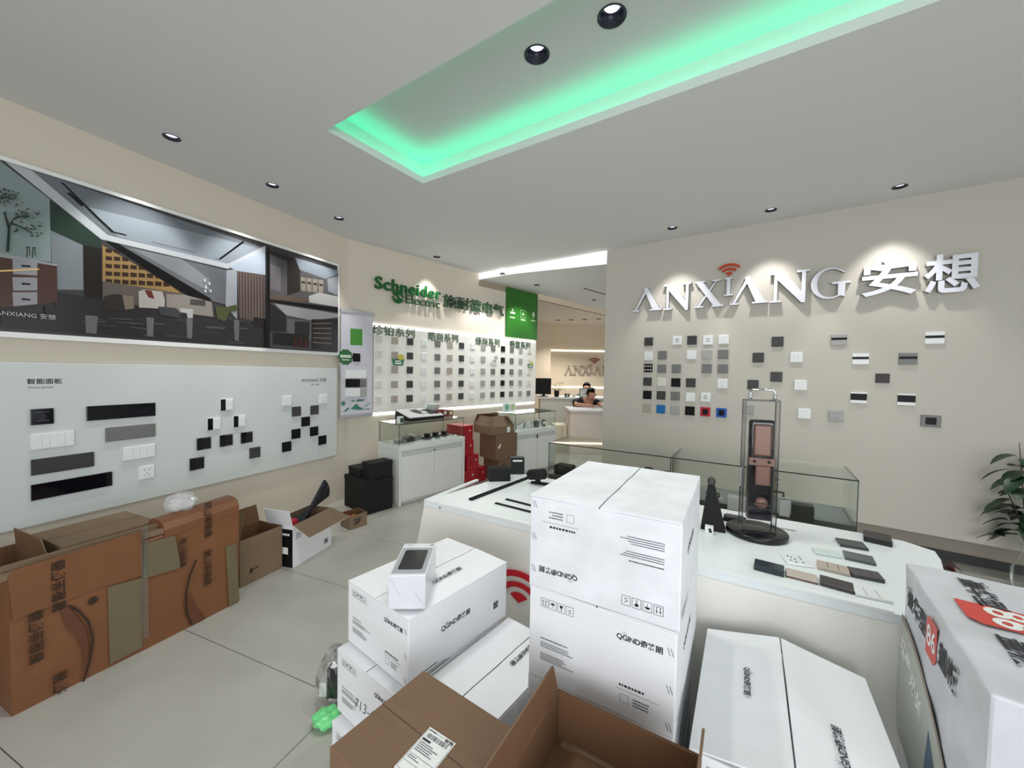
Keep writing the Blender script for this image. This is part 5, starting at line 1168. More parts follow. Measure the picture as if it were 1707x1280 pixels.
def white_carton(label, F, w, d, h, up=True, raise_=0.0, m=None, front=True, side=True, toplogo=None, handwriting=False, group='white printed cartons', film=False, sag=0.0, badge=False):
    m = m or M_carton
    t = thing('white_carton', label, 'carton', F, group)
    bm = B(); bx(bm, 0, w, 0, d, 0, h-0.006, bev=0.004); obj('body', bm, m, t)
    # two lid flaps meeting in the middle
    g = 0.0022
    for sgn in (0, 1):
        bm = B(); n = 8; x0, x1 = (0.001, w/2-g) if sgn == 0 else (w-0.001, w/2+g)
        top = []; bt = []
        for j in range(n+1):
            y = d*j/n
            for i in range(5):
                f_ = i/4; x = x0+(x1-x0)*f_; zz = h-0.0055+raise_*f_*(0.55+0.45*j/n)+0.0012*math.sin(y*30+x*25)*f_
                top.append(bm.verts.new((x, y, zz+0.005))); bt.append(bm.verts.new((x, y, zz)))
        def q(a, b, c_, d_): bm.faces.new((a, b, c_, d_))
        for j in range(n):
            for i in range(4):
                a = j*5+i; q(top[a], top[a+1], top[a+6], top[a+5]); q(bt[a], bt[a+5], bt[a+6], bt[a+1])
        for j in range(n):
            q(top[j*5], top[j*5+5], bt[j*5+5], bt[j*5]); q(top[j*5+4], bt[j*5+4], bt[j*5+9], top[j*5+9])
        for i in range(4): q(top[i], bt[i], bt[i+1], top[i+1]); q(top[n*5+i], top[n*5+i+1], bt[n*5+i+1], bt[n*5+i])
        obj('lid_flap', bm, m, t)
    bm = B(); rect(bm, w/2, d/2, g*2, d-0.004); obj('lid_gap', bm, M_dg, t, T(0, 0, h-0.004))
    rz = Matrix.Identity(4)
    if front:
        Fm = F_front(0, 0)
        if not up: Fm = F_front(w, h) @ Matrix.Rotation(math.pi, 4, 'Z')
        sc_ = w/0.416; k = h/0.2725
        icons(t, Fm @ T(0.05*sc_, 0.232*k, 0), 0.022*sc_)
        logo(t, Fm @ T(w*0.78, h*0.78, 0), 0.125*sc_)
        bm = B(); tasks(bm, 0.04*sc_, 0.125*k, 0.10*sc_, 1, 0.008*sc_); tasks(bm, 0.04*sc_, 0.113*k, 0.13*sc_, 3, 0.006*sc_); tasks(bm, 0.04*sc_, 0.080*k, 0.11*sc_, 4, 0.006*sc_); obj('small_print', bm, M_ink, t, Fm)
        bm = B(); tasks(bm, w*0.66, 0.085*k, 0.085*sc_, 1, 0.014*sc_); rect(bm, w*0.77, 0.073*k, 0.11*sc_, 0.0008); outline(bm, w*0.695, 0.05*k, 0.022*sc_, 0.022*sc_, 0.0008); tasks(bm, w*0.75, 0.058*k, 0.05*sc_, 3, 0.008*sc_); obj('size_table', bm, M_ink, t, Fm)
        ticks(t, Fm, [(w*0.955, h*0.8), (w*0.955, h*0.45), (w*0.955, h*0.1)], 0.014*sc_)
        if handwriting: text('handwriting', '713-48', 0.05, Fm @ T(w*0.50, h*0.42, 0) @ Matrix.Rotation(0.12, 4, 'Z'), M_ink, t, shear=0.3, bold=-0.01)
    if side:
        Fm = F_right(0, 0, w); logo(t, Fm @ T(d*0.42, h*0.55, 0), 0.17*w/0.416, 0)
        bm = B(); tasks(bm, d*0.06, h*0.10, d*0.22, 1, 0.010); tasks(bm, d*0.10, h*0.05, d*0.3, 2, 0.007); obj('small_print', bm, M_ink, t, Fm)
        if badge:
            bm = B(); rect(bm, d*0.86, h*0.35, 0.026, 0.026); obj('black_badge', bm, M_ink, t, Fm); bm = B()
            for n in range(12): rect(bm, d*0.86+0.007*math.cos(n*.524), h*0.35+0.007*math.sin(n*.524), 0.004, 0.0016, z=0.0004, rot=n*.524+1.57)
            obj('badge_ring', bm, M_label, t, Fm)
    for (x, y, r, lw) in (toplogo or []):
        zz = h+0.0006+raise_*(1-abs(x-w/2)/(w/2))*0.8+0.004
        til = math.atan2(raise_*0.8, w/2)*(1 if x < w/2 else -1)
        logo(t, T(x, y, zz) @ Matrix.Rotation(-til, 4, 'Y'), lw, r)
    return t
# tall stack in the middle
FA = frame(onz(884.5, 823, 1.09), 120); w, d, h = 0.416, 0.515, 0.2725
white_carton('scuffed upside-down white carton, topmost of the tall middle stack', FA @ T(0, 0, h*3) @ RZ(0), w, d, h, up=False, m=M_carton2)
white_carton('upright-printed white carton, second from the top of the tall middle stack', FA @ T(0.002, 0.003, h*2) @ RZ(-0.6), w-0.006, d, h)
white_carton('white carton third from the top of the tall middle stack', FA @ T(0.0, 0.004, h) @ RZ(0.4), w-0.006, d, h)
white_carton('lowest white carton of the tall middle stack, on the floor', FA @ T(0.0, 0.004, 0), w-0.006, d, h, side=False)
# stack at the left
FLK = frame(onz(580.2, 967, 0.675), 128.3); w2, d2, h2 = 0.358, 0.485, 0.225
white_carton('white carton with a small boxed device on it, topmost of the left stack', FLK @ T(0, 0, h2*2), w2, d2, h2, toplogo=[(w2*0.72, d2*0.52, 90, 0.15)], badge=True, raise_=0.004)
f2_ = frame(onz(562, 1080, 0.45), 127)
white_carton('white carton with handwriting on its front, middle of the left stack', f2_ @ T(0, 0, h2), w2, d2, h2, handwriting=True)
white_carton('white carton at the bottom of the left stack, standing on the floor', frame(onz(553, 1201, 0.225), 127), w2, d2, h2)
FM_ = FLK @ T(w2+0.012, 0.0, 0)
white_carton('white carton lying low between the left stack and the tall stack, upper of two', FM_ @ T(0, 0, h2), 0.27, d2, h2, toplogo=[(0.17, d2*0.72, -90, 0.13)], front=False)
white_carton('white carton beneath the low middle one, standing on the floor', FM_, 0.27, d2, h2, front=False, side=False)
# carton right of the tall stack
B0 = onz(1179, 1047, 0.545); sd = Vector((math.sin(math.radians(31)), math.cos(math.radians(31)), 0)); FRC = frame(B0-sd*0.52, 121)
white_carton('white carton with bulging lid in front of the table, upper one of the right pair', FRC @ T(0, 0, h), 0.428, 0.52, h, raise_=0.045, toplogo=[(0.12, 0.28, -90, 0.125), (0.315, 0.16, 90, 0.15)])
white_carton('white carton beneath the bulging one, standing on the floor', FRC, 0.428, 0.52, h)
# boxed device on the left stack
a, b = onz(647, 1016, 0.6815), onz(709, 1015, 0.6815); f = frame(a, heading(a, b), 0.6815); w = (b-a).length
c = f.inverted() @ onz(662, 906, 0.6815+0.11); dd = max(0.08, c.y)
t = thing('device_box', 'small white product box picturing a dark screen, on the left carton stack', 'box', f)
bm = B(); bx(bm, 0, w, 0, dd, 0, 0.11, bev=0.002); obj('body', bm, mat('satin_white_card', (224, 226, 232), 0.25), t)
bm = B(); rect(bm, w/2, dd*0.45, w*0.92, dd*0.78); obj('grey_print', bm, mat('silver_print', (168, 171, 176), 0.3), t, F_top(0, 0, 0.11))
bm = B(); rr = 0.008; sw, sh = w*0.34, dd*0.30
pts = []
for (cx_, cy_, a0) in ((sw-rr, sh-rr, 0), (-sw+rr, sh-rr, 90), (-sw+rr, -sh+rr, 180), (sw-rr, -sh+rr, 270)):
    for k in range(4): a_ = math.radians(a0+k*30); pts.append((w/2+cx_+rr*math.cos(a_), dd*0.46+cy_+rr*math.sin(a_)))
poly(bm, pts, 0.0005); obj('screen_print', bm, mat('screen_print_dark', (40, 44, 50), 0.12), t, F_top(0, 0, 0.11))
bm = B(); rect(bm, w*0.9, dd*0.93, w*0.1, 0.006); rect(bm, w*0.2, dd*0.94, w*0.2, 0.002); obj('printed_marks', bm, M_dg, t, F_top(0, 0, 0.11))
bm = B(); rect(bm, w*0.18, 0.072, 0.0008, 0.07, rot=0.5); rect(bm, w*0.86, 0.03, 0.0008, 0.06, rot=0.6); obj('fold_lines', bm, M_lg, t, F_front(0, 0))
# plastic bag with green tie on the floor
p = onz(547, 1200, 0.0); t = thing('plastic_bag', 'clear plastic bag with black item and green knot on the floor beside the left stack', 'bag', T(p.x-0.015, p.y+0.10, 0))
bm = B(); bmesh.ops.create_icosphere(bm, subdivisions=3, radius=0.10)
for v in bm.verts:
    n_ = 1+0.12*math.sin(v.co.x*70+v.co.z*40)*math.cos(v.co.y*60); zf = max(0, v.co.z)/0.1; v.co = Vector((v.co.x*n_*(0.75-0.25*zf), v.co.y*n_*(0.8-0.3*zf), (v.co.z+0.1)*1.25+0.001))
obj('clear_sheet', bm, M_film, t)
bm = B(); bx(bm, -0.03, 0.03, -0.02, 0.02, 0.02, 0.15, bev=0.005); obj('black_item', bm, M_bmat, t)
bm = B(); bx(bm, -0.05, -0.02, -0.045, -0.04, 0.05, 0.11); obj('label', bm, M_label, t)
t = thing('green_bag', 'crumpled light green bag on the floor at the foot of the left stack', 'bag', T(p.x, p.y-0.02, 0))
bm = B(); bmesh.ops.create_icosphere(bm, subdivisions=3, radius=0.05)
for v in bm.verts:
    n_ = 1+0.15*math.sin(v.co.x*130)*math.cos(v.co.y*110+v.co.z*60); v.co = Vector((v.co.x*n_*1.1, v.co.y*n_, max(0.0, v.co.z*0.6*n_+0.03)))
obj('bag', bm, mat('light_green_film', (120, 220, 140), 0.3), t)

# ------------------------------------------------------------------ brown cartons in the foreground
ZBX = 0.60
a = onz(549, 1245, ZBX); c = onz(714, 1122, ZBX); dK = (c-a).length; hK = heading(a, c)+86
FK = frame(a, hK); wK = 0.315
t = thing('closed_carton', 'closed brown carton with a white shipping label in the left foreground', 'carton', FK)
bm = B(); bx(bm, 0, wK, 0, dK, 0, ZBX, bev=0.003); obj('body', bm, M_kraft, t)
bm = B(); rect(bm, wK/2, dK*0.5, wK-0.004, 0.0016); obj('lid_seam', bm, M_inkbr, t, F_top(0, 0, ZBX))
bm = B(); rect(bm, wK/2, dK*0.5, wK-0.002, 0.048); obj('clear_tape', bm, mat('tape_on_kraft', (124, 98, 76), 0.25), t, T(0, 0, ZBX+0.0003))
# shipping label: corners from the photograph
c1 = FK.inverted() @ onz(717, 1212, ZBX); c2 = FK.inverted() @ onz(760, 1240, ZBX); c3 = FK.inverted() @ onz(662, 1272, ZBX)
ex = (c2-c1); ey = (c1-c3); lw_, lh_ = ex.length, ey.length*1.1
Xd = ex.normalized(); Yd = Vector((-Xd.y, Xd.x, 0)); 
if Yd.dot(ey) < 0: Yd = -Yd
Ml = Matrix((Xd, Yd, Xd.cross(Yd))).transposed().to_4x4(); Ml.translation = Vector((c1.x, c1.y, ZBX+0.001))
lb = None
bm = B(); poly(bm, [(0, 0), (lw_, 0), (lw_, -lh_), (0, -lh_)]); lb = obj('shipping_label', bm, M_label, t, Ml)
bm = B(); x = lw_*0.12
while x < lw_*0.88:
    ww = random.choice((0.0006, 0.001, 0.0016)); rect(bm, x, -lh_*0.16, ww, lh_*0.10); x += ww+random.choice((0.0008, 0.0014))
obj('barcode', bm, M_ink, lb, T(0, 0, 0.0004))
bm = B(); rect(bm, lw_*0.22, -lh_*0.27, lw_*0.3, lh_*0.045); outline(bm, lw_*0.5, -lh_*0.5, lw_*0.94, lh_*0.9, 0.0006); rect(bm, lw_*0.5, -lh_*0.62, lw_*0.9, 0.0006); rect(bm, lw_*0.5, -lh_*0.78, lw_*0.9, 0.0006)
tasks(bm, lw_*0.08, -lh_*0.34, lw_*0.7, 5, lh_*0.045); tasks(bm, lw_*0.08, -lh_*0.66, lw_*0.4, 2, lh_*0.04); tasks(bm, lw_*0.06, -lh_*0.05, lw_*0.3, 1, lh_*0.06)
obj('label_print', bm, M_ink, lb, T(0, 0, 0.0004))
text('label_word', '标快', lh_*0.10, T(lw_*0.82, -lh_*0.07, 0.0004), M_ink, lb, bold=0.02)
# open brown carton
ZO = 0.64
r1 = onz(930, 1147, ZO); r2 = onz(1170, 1259, ZO); hO = heading(r1, r2); wO = (r2-r1).length; dO = 0.42
inn = Matrix.Rotation(math.radians(-(hO-90)), 4, 'Z')
FOp = frame(r1, hO) @ T(0, -dO, 0)
t = open_box('open empty brown carton at the bottom edge of the picture, flaps raised', FOp, wO, dO, ZO, M_kraft, M_kraftd, flaps=(('L', 0.055, 14, 0.0), ('R', 0.06, 4, 0.0)), th=0.007, floorz=ZO-0.125)
bm = B(); bx(bm, 0.02, wO-0.02, dO-0.022, dO-0.008, ZO-0.1248, ZO-0.115); obj('inner_fold', bm, M_kraft, t)
bm = B()
n = int(wO/0.006)
for k in range(n): tube(bm, [(0.004+k*0.006, dO-0.0035, ZO-0.0002), (0.004+k*0.006, dO-0.0035, ZO+0.0006)], 0.0019, 6)
fl = obj('corrugation', bm, M_inkbr, t); fl['kind'] = 'stuff'

# ------------------------------------------------------------------ big white carton with red tag, right foreground
Z8 = 0.90
c0_, c1_ = onz(1511, 935, Z8), onz(1650, 1155, Z8); hh = heading(c1_, c0_); F8 = frame(c1_, hh+90); D8 = (c0_-c1_).length; W8 = 0.42; H8 = 0.52
t = thing('cover_plate_carton', 'large dented white carton with red number tag in the right foreground', 'carton', F8 @ T(0, 0, Z8-H8))
bm = B(); bx(bm, 0, W8, 0, D8, 0, H8, bev=0.006)
bmesh.ops.subdivide_edges(bm, edges=[e for e in bm.edges if e.calc_length() > 0.2], cuts=5, use_grid_fill=True)
for v in bm.verts:
    s_ = 0.004*math.sin(v.co.x*31+v.co.y*17)*math.cos(v.co.z*23+v.co.y*11); v.co += Vector((s_, s_*0.5, -abs(s_)*1.2))
obj('body', bm, mat('grey_worn_carton', (206, 207, 213), 0.42, var=0.10, vscale=9, bump=0.4, bscale=20), t)
def tagpoly(w_, h_): return [(-w_/2, -h_/2), (w_/2-0.02, -h_/2), (w_/2, -h_/2+0.02), (w_/2, h_/2), (-w_/2+0.02, h_/2), (-w_/2, h_/2-0.02)]
MR = mat('tag_red', (206, 66, 54), 0.4)
FmL = F_left(D8, 0, -0.003)
yl = H8-0.085
text('printed_characters', '豪华型', 0.062, FmL @ T(0.145, yl, 0), M_ink, t, bold=0.03)
bm = B(); poly(bm, tagpoly(0.085, 0.10)); tg = obj('red_tag', bm, MR, t, FmL @ T(0.285, yl, 0)); text('tag_number', '86', 0.07, T(0, 0, 0.0006), M_label, tg, bold=0.02)
text('printed_characters', '盖板', 0.062, FmL @ T(0.40, yl, 0), M_ink, t, bold=0.03)
# photographic print on the side: curved band and picture below it
bm = B(); curve = [(0.0+D8*k/12, yl-0.075-0.27*(k/12)**2.0) for k in range(13)]
poly(bm, curve+[(D8, 0.0), (0, 0.0)]); obj('picture_ground', bm, mat('print_grey_green', (176, 180, 172), 0.45), t, FmL)
bm = B()
for k in range(12): poly(bm, [curve[k], curve[k+1], (curve[k+1][0], curve[k+1][1]-0.018), (curve[k][0], curve[k][1]-0.018)], 0.0005)
obj('curved_band', bm, mat('print_brown_band', (142, 130, 116), 0.45), t, FmL)
bm = B(); poly(bm, [(0.30, 0.22), (0.36, 0.16), (0.36, 0.0), (0.26, 0.0), (0.28, 0.12)], 0.0005); obj('blue_print', bm, mat('print_blue_grey', (84, 104, 124), 0.45), t, FmL)
bm = B(); poly(bm, [(0.37, 0.14), (0.50, 0.05), (0.52, 0.0), (0.38, 0.0)], 0.0005); obj('pink_print', bm, mat('print_pinkish', (176, 152, 144), 0.45), t, FmL)
text('pale_printed_characters', '墙壁开关', 0.06, FmL @ T(0.12, 0.24, 0.0006) @ Matrix.Rotation(-0.3, 4, 'Z'), M_label, t, bold=0.02)
def top8(px, py): q = (F8 @ T(0, 0, 0)).inverted() @ onz(px, py, Z8); return q.x, q.y
for (px, py, kind) in ((1632, 990, 'a'), (1683, 1036, 'tag'), (1706, 1092, 'b')):
    qx, qy = top8(px, py); FmT = axes((qx, qy, H8+0.003), (0, -1, 0), (1, 0, 0))
    if kind == 'tag':
        bm = B(); poly(bm, tagpoly(0.11, 0.15)); tg = obj('red_tag', bm, MR, t, FmT); text('tag_number', '86', 0.10, T(0, 0, 0.0006), M_label, tg, bold=0.02)
    else: text('printed_characters', '豪华型' if kind == 'a' else '盖板', 0.055 if kind == 'a' else 0.06, FmT, M_ink, t, bold=0.03)
bm = B(); poly(bm, [(0.08, 0.0), (0.40, 0.0), (0.40, 0.26), (0.36, 0.30), (0.12, 0.30), (0.08, 0.26)]); obj('front_print_frame', bm, mat('print_pale_grey', (206, 206, 214), 0.4), t, F_front(0, 0, -0.004))
t = thing('white_base_carton', 'plain white carton carrying the large red-tagged one', 'carton', F8)
bm = B(); bx(bm, 0.005, W8-0.005, 0.005, D8-0.01, 0, Z8-H8-0.004, bev=0.005); obj('body', bm, M_carton2, t)

# ------------------------------------------------------------------ plant at the right edge
def leafmesh(bm, P, D, L, Wd, droop=0.3, mi=0):
    D = Vector(D).normalized(); S = D.cross(Vector((0, 0, 1))).normalized(); N = S.cross(D).normalized()
    rows = []
    for i in range(6):
        f_ = i/5; wd = Wd*math.sin(math.pi*min(1, f_*0.92+0.06))**0.8*(1 if f_ < 0.99 else 0.05); c_ = P+D*L*f_+Vector((0, 0, -droop*L*f_*f_))
        rows.append((bm.verts.new(c_-S*wd+N*wd*0.25), bm.verts.new(c_), bm.verts.new(c_+S*wd+N*wd*0.25)))
    for i in range(5):
        for j in range(2):
            f_ = bm.faces.new((rows[i][j], rows[i][j+1], rows[i+1][j+1], rows[i+1][j])); f_.material_index = mi; f_.smooth = True
PX = Vector((3.52, 2.58, 0))
t = thing('leafy_plant', 'dark leafy branches in a glass vase at the right edge before the wall', 'plant', T(PX.x, PX.y, 0))
bm = B(); lathe(bm, [(0.06, 0.005), (0.09, 0.05), (0.10, 0.16), (0.06, 0.26), (0.05, 0.30), (0.065, 0.34)], 24); obj('glass_vase', bm, M_glass, t)
for k in range(5):
    bm = B(); a = k*1.3+2.4; tip = Vector((0.16*math.cos(a)-0.03, 0.12*math.sin(a), 0.78+0.06*k))
    tube(bm, [(0.01*math.cos(a), 0.01*math.sin(a), 0.02), (0.02*math.cos(a), 0.02*math.sin(a), 0.34), (tip.x*0.6, tip.y*0.6, 0.6), tuple(tip)], [0.006, 0.005, 0.004, 0.002], 6); st = obj('stem', bm, mat('stem_brown', (60, 52, 36), 0.6), t)
bm = B(); rnd = random.Random(3)
for k in range(64):
    a = rnd.uniform(0, 6.28); z = rnd.uniform(0.34, 0.98); r = rnd.uniform(0.02, 0.13); P = Vector((r*math.cos(a)-0.02, r*math.sin(a), z))
    leafmesh(bm, P, (math.cos(a)*1.0-0.1, math.sin(a), rnd.uniform(-0.3, 0.5)), rnd.uniform(0.11, 0.16), rnd.uniform(0.036, 0.052), 0.6)
lv = obj('leaves', bm, M_leaf, t)
t = thing('flower_pot', 'dark red trailing plant in a low pot under the right wall panel', 'plant', FR @ T(2.72, 0.0, 0) @ T(0, -0.20, 0))
bm = B(); lathe(bm, [(0.06, 0), (0.08, 0.10), (0.085, 0.11), (0.07, 0.11), (0.0001, 0.1)], 20); obj('pot', bm, M_dg, t)
bm = B()
for k in range(36):
    a = rnd.uniform(0, 6.28); leafmesh(bm, Vector((0.05*math.cos(a), 0.05*math.sin(a), 0.1)), (math.cos(a), math.sin(a), rnd.uniform(0, 0.9)), rnd.uniform(0.05, 0.09), 0.014, 0.6)
obj('leaves', bm, mat('dark_red_leaf', (74, 26, 34), 0.5), t)

# ------------------------------------------------------------------ reception in the back
bm = B(); bx(bm, 1.06, 3.0, 7.0, 7.03, 0.0, 0.755); bx(bm, 1.06, 1.09, 7.03, 7.62, 0.0, 0.755)
t = thing('reception_table', 'white front reception table where the man in black leans', 'desk', Matrix.Identity(4)); 
obj('body', bm, mat('pale_wood_panel', (226, 214, 204), 0.5, var=0.04, vscale=3), t)
bm = B(); bx(bm, 1.04, 3.0, 6.97, 7.64, 0.756, 0.79); obj('top', bm, M_white, t)
t = thing('reception_desk', 'long white reception desk farther back, holding monitor and small plant', 'desk', Matrix.Identity(4))
bm = B(); bx(bm, 0.62, 3.4, 8.4, 9.0, 0, 0.885); obj('body', bm, mat('ivory_desk', (222, 218, 208), 0.5), t)
bm = B(); bx(bm, 0.58, 3.4, 8.36, 9.02, 0.886, 0.92); obj('top', bm, M_white, t)
bm = B(); bx(bm, 1.02, 3.9, 10.485, 10.5, 2.03, 2.06); bm2 = None; tag(obj('wall_light_strip', bm, emis('warm_strip', (1, 0.95, 0.86), 1.6)), 'upper thin glowing strip on the reception back wall', 'light strip', 'glowing strips on the reception wall')
bm = B(); bx(bm, 1.02, 3.9, 10.485, 10.5, 1.045, 1.075); tag(obj('wall_light_strip', bm, emis('warm_strip', (1, 0.95, 0.86), 1.6)), 'lower thin glowing strip on the reception back wall', 'light strip', 'glowing strips on the reception wall')
FBW = frame((0, 10.5), 90)
t = thing('reception_lettering', 'silvery letters with a red signal emblem on the reception back wall', 'sign', FBW)
MS = mat('silver_letter', (178, 164, 150), 0.35, metal=0.3)
ua, z0_ = onw(FBW, 941, 624); ub, _ = onw(FBW, 1008, 624); _, z1_ = onw(FBW, 950, 609)
lw = (ub-ua)/5.2
for k, ch in enumerate('ANXIANG'):
    bm = B(); ww = lw*(1.05 if ch != 'I' else 0.6); off = [0, 1.12, 2.2, 3.1, 3.75, 4.9, 6.0][k]*lw
    for n, pg in enumerate(G[ch]): prism(bm, [(x*ww, y*(z1_-z0_)+(0.04 if ch == 'I' else 0)) for x, y in pg], -0.02-0.0003*n, 0.02+0.0003*n)
    obj('letter', bm, MS, t, T(ua+off, -0.021, z0_) @ XZ)
ue, ze = onw(FBW, 991, 606)
for (r0, r1) in ((0.0, 0.05), (0.075, 0.10), (0.125, 0.15)):
    bm = B(); n = 10; a0, a1 = math.radians(42), math.radians(138)
    pts = [(r1*1.3*math.cos(a0+(a1-a0)*k/n), r1*math.sin(a0+(a1-a0)*k/n)) for k in range(n+1)] + ([(0, 0)] if r0 == 0 else [(r0*1.3*math.cos(a1-(a1-a0)*k/n), r0*math.sin(a1-(a1-a0)*k/n)) for k in range(n+1)])
    prism(bm, pts, -0.01, 0.01); obj('emblem_band', bm, mat('emblem_dark_red', (150, 44, 34), 0.4), t, T(ue, -0.011, ze) @ XZ)
# things on the reception desk
t = thing('black_monitor', 'large black screen at the left end of the reception desk', 'monitor', T(0.70, 8.55, 0.9205))
bm = B(); bx(bm, -0.18, 0.16, 0, 0.03, 0.05, 0.40, bev=0.004); obj('screen', bm, M_bmat, t); bm = B(); bx(bm, -0.03, 0.03, 0.01, 0.03, 0, 0.1); bx(bm, -0.1, 0.1, -0.05, 0.09, 0, 0.012); obj('stand', bm, M_black, t)
t = thing('lit_monitor', 'white framed picture screen on the reception desk beside the seated people', 'monitor', T(1.60, 8.46, 0.9205))
bm = B(); bx(bm, -0.13, 0.13, 0, 0.02, 0.0, 0.20, bev=0.003); obj('frame', bm, M_black, t); bm = B(); rect(bm, 0, 0.10, 0.235, 0.175); obj('picture', bm, mat('pale_picture', (214, 212, 210), 0.4), t, F_front(0, 0)); bm = B(); tasks(bm, -0.09, 0.15, 0.10, 1, 0.02); poly(bm, [(-0.08, 0.06), (-0.02, 0.08), (0.03, 0.12), (0.09, 0.07), (0.02, 0.09), (-0.02, 0.06)]); obj('picture_marks', bm, M_inkl, t, F_front(0, 0, -0.0006))
t = thing('desk_plant', 'small green plant in a dark pot on the reception desk', 'plant', T(0.99, 8.6, 0.9205))
bm = B(); lathe(bm, [(0.05, 0), (0.06, 0.13), (0.0001, 0.12)], 16); obj('pot', bm, M_bmat, t)
bm = B()
for k in range(60):
    a = rnd.uniform(0, 6.28); r = rnd.uniform(0, 0.13); leafmesh(bm, Vector((r*math.cos(a)+0.03, r*0.7*math.sin(a), rnd.uniform(0.13, 0.32))), (math.cos(a), math.sin(a), 0.2), 0.08, 0.018, 0.3)
obj('leaves', bm, mat('olive_leaf', (84, 94, 62), 0.5), t)
for (x, w_, h_, m_, lab) in ((1.16, 0.10, 0.07, M_bmat, 'small black frame box on the reception desk right of the plant'), (1.33, 0.06, 0.04, M_tan, 'tiny beige item on the reception desk left of the picture screen')):
    t = thing('desk_item', lab, 'ornament', T(x, 8.5, 0.9205)); bm = B(); bx(bm, 0, w_, 0, 0.05, 0, h_, bev=0.003); obj('body', bm, m_, t); bm = B(); rect(bm, w_/2, h_/2, w_*0.4, h_*0.4); obj('face', bm, M_label, t, F_front(0, 0))
t = thing('desk_lamp_dome', 'white rounded appliance on the front table near the wall corner', 'appliance', T(1.83, 7.3, 0.7905))
bm = B(); lathe(bm, [(0.12, 0), (0.14, 0.05), (0.12, 0.12), (0.06, 0.17), (0.0001, 0.18)], 20); obj('dome', bm, M_wp, t); bm = B(); lathe(bm, [(0.141, 0.045), (0.143, 0.05), (0.141, 0.055)], 20); obj('band', bm, M_lg, t)
# ---- people
def skin_fig(nm, V, E_, R_, m, parent, lvl=2):
    me = bpy.data.meshes.new(nm); me.from_pydata(V, E_, []); o = bpy.data.objects.new('tmp', me); C.objects.link(o)
    o.modifiers.new('s', 'SKIN'); 
    for i, r in enumerate(R_): me.skin_vertices[0].data[i].radius = (r if isinstance(r, tuple) else (r, r)); me.skin_vertices[0].data[i].use_root = (i == 0)
    sb = o.modifiers.new('b', 'SUBSURF'); sb.levels = lvl; sb.render_levels = lvl
    dg = bpy.context.evaluated_depsgraph_get(); dg.update(); m2 = bpy.data.meshes.new_from_object(o.evaluated_get(dg)); bpy.data.objects.remove(o)
    m2.materials.clear(); m2.materials.append(m)
    for p_ in m2.polygons: p_.use_smooth = True; p_.material_index = 0
    o = bpy.data.objects.new(nm, m2); C.objects.link(o); o.parent = parent; return o
def hand_chain(V, E_, R_, wi, W_, d, side):       # palm and five bent fingers from wrist index wi at W_, pointing along d
    d = Vector(d).normalized(); s = d.cross(Vector((0, 0, 1))).normalized()*side; W_ = Vector(W_)
    V.append(tuple(W_+d*0.05)); E_.append((wi, len(V)-1)); R_.append((0.028, 0.016)); pi_ = len(V)-1
    for k, (o_, L) in enumerate(((-0.027, .055), (-0.009, .070), (0.009, .075), (0.027, .068))):
        p0 = W_+d*0.085+s*o_; V.append(tuple(p0)); E_.append((pi_, len(V)-1)); R_.append(0.009); i0 = len(V)-1
        V.append(tuple(p0+d*L*0.5+Vector((0, 0, 0.004)))); E_.append((i0, len(V)-1)); R_.append(0.008)
        V.append(tuple(p0+d*L+Vector((0, 0, -0.010)))); E_.append((len(V)-2, len(V)-1)); R_.append(0.007)
    V.append(tuple(W_+d*0.04+s*0.045)); E_.append((wi, len(V)-1)); R_.append(0.010); V.append(tuple(W_+d*0.075+s*0.06)); E_.append((len(V)-2, len(V)-1)); R_.append(0.008)
